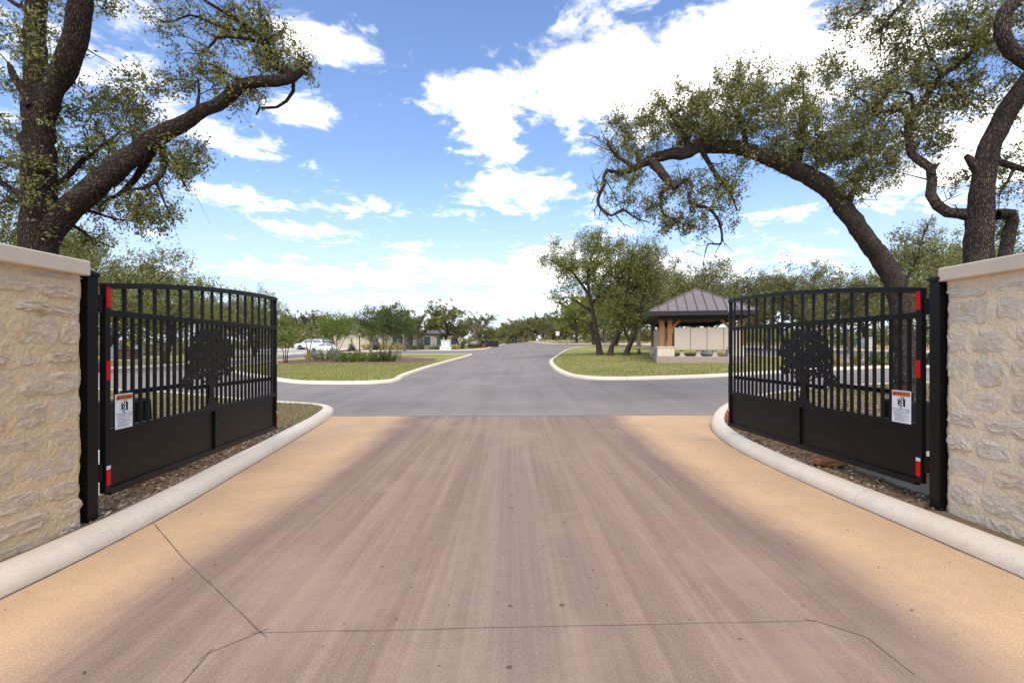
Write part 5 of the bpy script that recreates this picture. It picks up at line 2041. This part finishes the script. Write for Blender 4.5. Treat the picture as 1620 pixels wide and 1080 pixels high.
for k, lab in enumerate(('first tan mailbox cabinet from the left pier on the pavilion front', 'second tan mailbox cabinet from the left pier on the pavilion front', 'third tan mailbox cabinet from the left pier on the pavilion front', 'tan mailbox cabinet just left of the right gate on the pavilion front')):
    mailbox(1.28 + .405 + k * .795 - .02, .55, 0, lab, 'mailboxes on the pavilion front')
for k in range(6):
    mailbox(.52, 1.9 + k * .80, R(-90), ('nearest', 'second nearest', 'third nearest', 'fourth nearest', 'fifth nearest', 'farthest')[k] + ' mailbox cabinet of the row along the pavilion left side', 'mailboxes along the pavilion left side')

# ------------------------------------------------------------------ street things
def lamp(px, Y, H):
    X = xat(px, Y)
    t = thing('street_lamp', 'black lantern post in the island garden', 'lamp post', (X, Y, g(X, Y) + .11))
    b = MB()
    b.lathe((0, 0, 0), [(.14, 0), (.14, .12), (.09, .2), (.06, .35), (.055, H - .75), (.075, H - .72)], 12)
    b.build('pole', 'black_steel', t)
    b = MB()
    b.lathe((0, 0, H - .72), [(.13, 0), (.17, .34), (.16, .36)], 8)
    b.build('lantern_glass', 'lamp_glass', t)
    b = MB()
    b.lathe((0, 0, H - .36), [(.22, 0), (.16, .14), (.05, .27), (.02, .36)], 8)
    b.build('lantern_roof', 'black_steel', t)
    for k in range(4):
        a = k * math.pi / 2 + .4
        b = MB()
        b.bar((.13 * math.cos(a), .13 * math.sin(a), H - .72), (.18 * math.cos(a), .18 * math.sin(a), H - .36), .03, .03)
        b.build('lantern_rib', 'black_steel', t)


lamp(569, 56, 2.9)


def hydrant(X, Y):
    t = thing('fire_hydrant', 'red fire hydrant at the lawn edge by the road', 'hydrant', (X, Y, g(X, Y) + .11))
    b = MB()
    b.lathe((0, 0, 0), [(.17, 0), (.17, .04), (.12, .06), (.12, .5), (.15, .51), (.15, .56), (.12, .58), (.10, .68), (.04, .74), (.03, .80)], 14)
    b.build('barrel', 'hydrant_red', t)
    for s_ in (-1, 1):
        b = MB()
        b.lathe((s_ * .10, 0, .42), [(.065, 0), (.065, s_ * .10), (.045, s_ * .13)], 10, 'X')
        b.build('nozzle', 'hydrant_red', t)
    b = MB()
    b.lathe((0, -.10, .40), [(.08, 0), (.08, -.09), (.055, -.12)], 10, 'Y')
    b.build('nozzle', 'hydrant_red', t)


hydrant(xat(765, 91.5), 91.5)

X, Y = xat(705, 95.4), 95.4
t = thing('entry_monument', 'white stone entrance monument on a wider base by the street', 'monument', (X, Y, g(X, Y) + .08))
b = MB()
b.box((0, 0, .32), (2.1, .9, .7))
b.build('base', 'white_trim', t, bevel=.02)
b = MB()
b.box((0, .05, 1.2), (1.65, .6, 1.15))
b.build('panel', 'white_trim', t, bevel=.02)
b = MB()
b.box((0, .05, 1.81), (1.8, .72, .1))
b.build('cap', 'white_trim', t, bevel=.01)

X, Y = xat(775, 108), 108
t = thing('black_fence', 'low black panel fence right of the hedge', 'fence', (X, Y, g(X, Y) + .1), R(12))
for k in range(3):
    b = MB()
    b.box((-1.3 + k * 1.25, 0, .68), (1.2, .06, 1.3))
    b.build('panel', 'fence_black', t)
for k in range(4):
    b = MB()
    b.box((-1.93 + k * 1.25, 0, .7), (.10, .12, 1.42))
    b.build('post', 'fence_black', t)

X, Y = xat(955, 88), 88
t = thing('street_sign', 'black post with brown street-name blade and white lamp head', 'sign', (X, Y, g(X, Y) + .1))
b = MB()
b.lathe((0, 0, 0), [(.10, 0), (.10, .3), (.06, .4), (.055, 3.3), (.02, 3.4)], 10)
b.build('post', 'black_steel', t)
b = MB()
b.box((.60, 0, 3.12), (1.1, .04, .30))
b.build('name_blade', 'sign_brown', t)
b = MB()
b.box((.60, -.024, 3.12), (1.0, .006, .06))
b.build('blade_stripe', 'white_trim', t)
b = MB()
b.lathe((-.22, 0, 2.98), [(.05, 0), (.17, .1), (.17, .22), (.05, .32)], 10)
b.build('lamp_head', 'board_white', t)

X, Y = xat(882, 122), 122
t = thing('notice_board', 'white board on a post at the roadside field edge', 'sign', (X, Y, g(X, Y) + .1))
b = MB()
b.box((0, 0, 1.0), (.12, .12, 2.0))
b.build('post', 'box_brown', t)
b = MB()
b.box((0, -.08, 2.0), (.85, .05, 1.0))
b.build('board', 'board_white', t)
b = MB()
b.box((-.1, .2, .3), (1.0, .5, .6))
b.build('box', 'utility_green', t)
X, Y = xat(850, 134), 134
t = thing('yard_sign', 'small white sign with red top at the field edge', 'sign', (X, Y, g(X, Y) + .1))
b = MB()
b.box((0, 0, .55), (.55, .05, .55))
b.build('board', 'board_white', t)
b = MB()
b.box((0, 0, .95), (.45, .05, .24))
b.build('board_top', 'tail_red', t)
for s_ in (-1, 1):
    b = MB()
    b.box((s_ * .2, .04, .3), (.04, .03, .7))
    b.build('stake', 'box_brown', t)


def cabinet(px, Y, w, h, d, mat, label, name='utility_cabinet'):
    X = xat(px, Y)
    t = thing(name, label, 'utility box', (X, Y, g(X, Y) + .08))
    b = MB()
    b.box((0, 0, .06), (w + .2, d + .2, .12))
    b.build('plinth', 'pad_concrete', t)
    b = MB()
    b.box((0, 0, .12 + h / 2), (w, d, h))
    b.build('housing', mat, t, bevel=.03)
    b = MB()
    b.box((0, -.02, .12 + h + .02), (w + .06, d + .08, .05))
    b.build('lid', mat, t, bevel=.01)
    for s_ in (-1, 1):
        b = MB()
        b.box((s_ * w * .24, -d / 2 - .012, .12 + h * .48), (w * .44, .02, h * .82))
        b.build('door', mat, t)


cabinet(1341, 52, .9, .85, .8, 'utility_green', 'left one of two dark green transformer boxes behind the right gate')
cabinet(1352, 52.5, .9, .85, .8, 'utility_green', 'right one of two dark green transformer boxes behind the right gate')
cabinet(1363, 48, .45, .9, .4, 'utility_grey', 'blue-grey utility cabinet beside the green transformer boxes')
cabinet(1376, 47, .45, 1.0, .4, 'utility_pale', 'off-white utility cabinet left of the leaning oak trunk')
cabinet(202, 42, 1.3, .8, .8, 'box_brown', 'brown box on the verge behind the left gate')
cabinet(187, 43, .9, 1.1, .8, 'utility_grey', 'grey utility cabinet behind the hinge end of the left gate')
cabinet(216, 43, .7, 1.1, .6, 'utility_pale', 'pale utility cabinet behind the left gate')
X, Y = xat(201, 43.5), 43.5
t = thing('marker_sign', 'yellow triangular marker above the brown box behind the left gate', 'sign', (X, Y, g(X, Y) + .1))
b = MB()
b.box((0, 0, .6), (.05, .05, 1.2))
b.build('post', 'box_brown', t)
b = MB()
b.extrude_y([(-.24, 1.15), (.24, 1.15), (.10, 1.5), (-.10, 1.5)], -.02, .02)
b.build('plate', 'yellow_paint', t)


# ------------------------------------------------------------------ cars
def car(px, Y, heading, label, mat, kind='sedan', dz=0.0):
    X = xat(px, Y)
    t = thing('parked_car', label, 'car', (X, Y, g(X, Y) + dz), heading)
    if kind == 'sedan':
        L, Wd, H = 4.7, 1.8, 1.46
        low = [(-2.32, .30), (-2.35, .55), (-2.25, .86), (-1.55, .98), (-.2, .97), (1.0, .93), (1.9, .82), (2.28, .66), (2.34, .42), (2.26, .24), (-2.2, .24)]
        cab = [(-1.95, .94), (-1.25, 1.36), (-.7, 1.45), (.1, 1.44), (.55, 1.30), (1.25, .92)]
        win = [(-1.62, .99), (-1.12, 1.31), (-.66, 1.39), (.06, 1.38), (.45, 1.26), (.98, .96)]
        wr, wx = .33, (1.42, -1.38)
    else:
        L, Wd, H = 4.9, 1.95, 1.80
        low = [(-2.40, .40), (-2.44, .75), (-2.38, 1.10), (-1.6, 1.14), (0, 1.12), (1.25, 1.08), (2.05, 1.0), (2.38, .80), (2.44, .45), (2.36, .30), (-2.3, .30)]
        cab = [(-2.36, 1.08), (-2.12, 1.62), (-1.7, 1.76), (-.2, 1.80), (.45, 1.72), (1.35, 1.08)]
        win = [(-2.14, 1.17), (-1.98, 1.56), (-1.66, 1.65), (-.2, 1.70), (.38, 1.62), (1.08, 1.13)]
        wr, wx = .38, (1.48, -1.48)
    # body with wheel arches cut as dark wells
    b = MB()
    b.extrude_y(low, -Wd / 2, Wd / 2)
    b.build('body', mat, t, bevel=.04)
    b = MB()
    n = len(cab)
    y = Wd / 2 - .06
    Vv = [(p[0], -y + (p[1] - 1.0) * .25, p[1]) for p in cab] + [(p[0], y - (p[1] - 1.0) * .25, p[1]) for p in cab]
    b.add(Vv, [tuple(range(n)), tuple(range(2 * n - 1, n - 1, -1))] + [((i + 1) % n, i, n + i, n + (i + 1) % n) for i in range(n)])
    b.build('cabin', mat, t, bevel=.02)
    for s_ in (-1, 1):
        # side glass in two lights with a pillar between
        xs = [p[0] for p in win]
        xm = (min(xs) + max(xs)) / 2 - .1
        for side in (0, 1):
            P = []
            top = lambda x: np.interp(x, xs, [p[1] for p in win])
            x0, x1 = (min(xs), xm - .05) if side == 0 else (xm + .05, max(xs))
            zb = min(p[1] for p in win)
            seg = np.linspace(x0, x1, 7)
            P = [(x0, zb), (x1, zb)] + [(x, float(top(x))) for x in seg[::-1]]
            b = MB()
            yy = lambda z: s_ * (y - (z - 1.0) * .25 + .012)
            b.add([(p[0], yy(p[1]), p[1]) for p in P], [tuple(range(len(P)))[::s_]])
            b.build('side_window', 'window_dark', t)
        b = MB()
        b.box((1.0 if kind == 'sedan' else .98, s_ * (Wd / 2 + .08), 1.0 if kind == 'sedan' else 1.16), (.12, .18, .13))
        b.build('mirror', mat, t)
        b = MB()
        b.box((L / 2 - .12, s_ * (Wd / 2 - .25), .68 if kind == 'sedan' else .86), (.2, .36, .14))
        b.build('headlight', 'alloy', t)
        b = MB()
        b.box((-L / 2 + .05, s_ * (Wd / 2 - .2), .80 if kind == 'sedan' else 1.0), (.14, .36, .16))
        b.build('tail_light', 'tail_red', t)
        for w in wx:
            b = MB()
            b.lathe((w, s_ * (Wd / 2 - .02), wr), [(wr + .07, -.012), (wr + .07, .012)], 20, 'Y')
            b.build('wheel_well', 'rubber', t)
            b = MB()
            b.lathe((w, s_ * (Wd / 2 - .08), wr), [(wr * .6, -.11), (wr, -.10), (wr, .10), (wr * .62, .11)], 20, 'Y')
            wh = b.build('wheel', 'rubber', t)
            b = MB()
            b.lathe((w, s_ * (Wd / 2 + .02), wr), [(wr * .62, -.02), (wr * .60, .02), (wr * .2, .0)], 12, 'Y')
            b.build('rim', 'alloy', wh)
    # windscreens
    for (p, q, nm) in ((cab[-1], cab[-2], 'windscreen'), (cab[0], cab[1], 'rear_window')):
        b = MB()
        d = .02 if nm == 'windscreen' else -.02
        a0, a1 = Vector((p[0], 0, p[1])).lerp(Vector((q[0], 0, q[1])), .1), Vector((p[0], 0, p[1])).lerp(Vector((q[0], 0, q[1])), .92)
        b.add([(a0.x + d, -y + .1, a0.z + .02), (a0.x + d, y - .1, a0.z + .02), (a1.x + d, y - .22, a1.z + .02), (a1.x + d, -y + .22, a1.z + .02)], [(0, 1, 2, 3)])
        b.build(nm, 'window_dark', t)
    return t


car(511.5, 84, R(196), 'white sedan parked nearest the flower bed', 'car_white', 'sedan', .01)
car(490.5, 91, R(188), 'white sport utility vehicle parked behind the sedan', 'car_white', 'suv', .35)
car(508, 99, R(186), 'dark green pickup-sized car half hidden behind the white vehicles', 'car_dark', 'suv', .5)
car(752, 118, R(180), 'pale car behind the hedge right of the house', 'car_white', 'sedan', .1)
region('parking_bank', [(-50, 87), (-30.5, 87.5), (-26.5, 94.3), (-50, 104)], .0, 'light_concrete', zf=lambda x, y: g(x, y) + min(.49, .02 + max(0, (y - 87)) * .08))

# ------------------------------------------------------------------ house behind the trees
t = thing('house', 'pale stone house with hipped grey roof behind the oaks', 'house', (-24.0, 108, g(-24, 108) + .05), R(4))


def wing(x0, x1, y0, y1, h, rise, wins=(), ov=.5, mat='house_stone'):
    b = MB()
    b.box(((x0 + x1) / 2, (y0 + y1) / 2, h / 2 - .2), (x1 - x0, y1 - y0, h + .4))
    wl = b.build('wall', mat, t)
    b = MB()
    xa, xb, ya, yb = x0 - ov, x1 + ov, y0 - ov, y1 + ov
    w, d = xb - xa, yb - ya
    k = min(w, d) / 2
    if w >= d:
        ra, rb = (xa + k, (ya + yb) / 2, h + rise), (xb - k, (ya + yb) / 2, h + rise)
    else:
        ra, rb = ((xa + xb) / 2, ya + k, h + rise), ((xa + xb) / 2, yb - k, h + rise)
    P = [(xa, ya, h), (xb, ya, h), (xb, yb, h), (xa, yb, h), ra, rb]
    if w >= d:
        F = [(0, 1, 5, 4), (1, 2, 5), (2, 3, 4, 5), (3, 0, 4), (3, 2, 1, 0)]
    else:
        F = [(0, 1, 4), (1, 2, 5, 4), (2, 3, 5), (3, 0, 4, 5), (3, 2, 1, 0)]
    b.add(P, F)
    b.box(((xa + xb) / 2, (ya + yb) / 2, h - .10), (w - .04, d - .04, .18))
    b.build('roof', 'house_roof', t)
    for (wx, wz, ww, wh) in wins:
        b = MB()
        b.box((wx, y0 - .03, wz), (ww + .3, .1, wh + .3))
        f = b.build('window', 'white_trim', t)
        n = max(1, int(ww / .9))
        for i in range(n):
            b = MB()
            b.box((wx - ww / 2 + ww / n * (i + .5), y0 - .09, wz), (ww / n - .08, .04, wh - .05))
            b.build('pane', 'window_dark', f)


wing(-13.5, -2.5, 0, 9, 3.5, 2.6, [(-5.0, 1.9, 1.8, 1.2)])
wing(-2.2, 4.0, -2.0, 10, 3.7, 3.2, [(.2, 1.8, 2.2, 2.1), (2.9, 1.9, .9, 1.9)])
wing(4.0, 13.5, 1.2, 10, 3.4, 2.6, [(6.0, 1.75, 1.4, 1.9), (8.6, 1.75, 1.4, 1.9), (11.6, 1.8, 1.2, 1.6)])
b = MB()
b.box((-2.35, .4, 1.2), (1.2, .14, 2.4))
dr_ = b.build('door', 'box_brown', t)
b = MB()
b.box((-1.95, .30, 1.1), (.06, .08, .22))
b.build('handle', 'alloy', dr_)
for x in (-3.2, -1.6):
    b = MB()
    b.box((x - .3, -1.2, 1.55), (.4, .4, 3.1))
    b.build('porch_column', 'white_trim', t)
for k in list(PROTOS):
    if not PROTOS[k][2]:
        print('unused proto', k)
W.cycles.sampling_method = 'MANUAL'
W.cycles.sample_map_resolution = 512
S.cycles.max_bounces = 6
S.cycles.diffuse_bounces = 3
S.cycles.glossy_bounces = 2
S.cycles.transmission_bounces = 3
S.cycles.transparent_max_bounces = 4
S.cycles.use_denoising = True
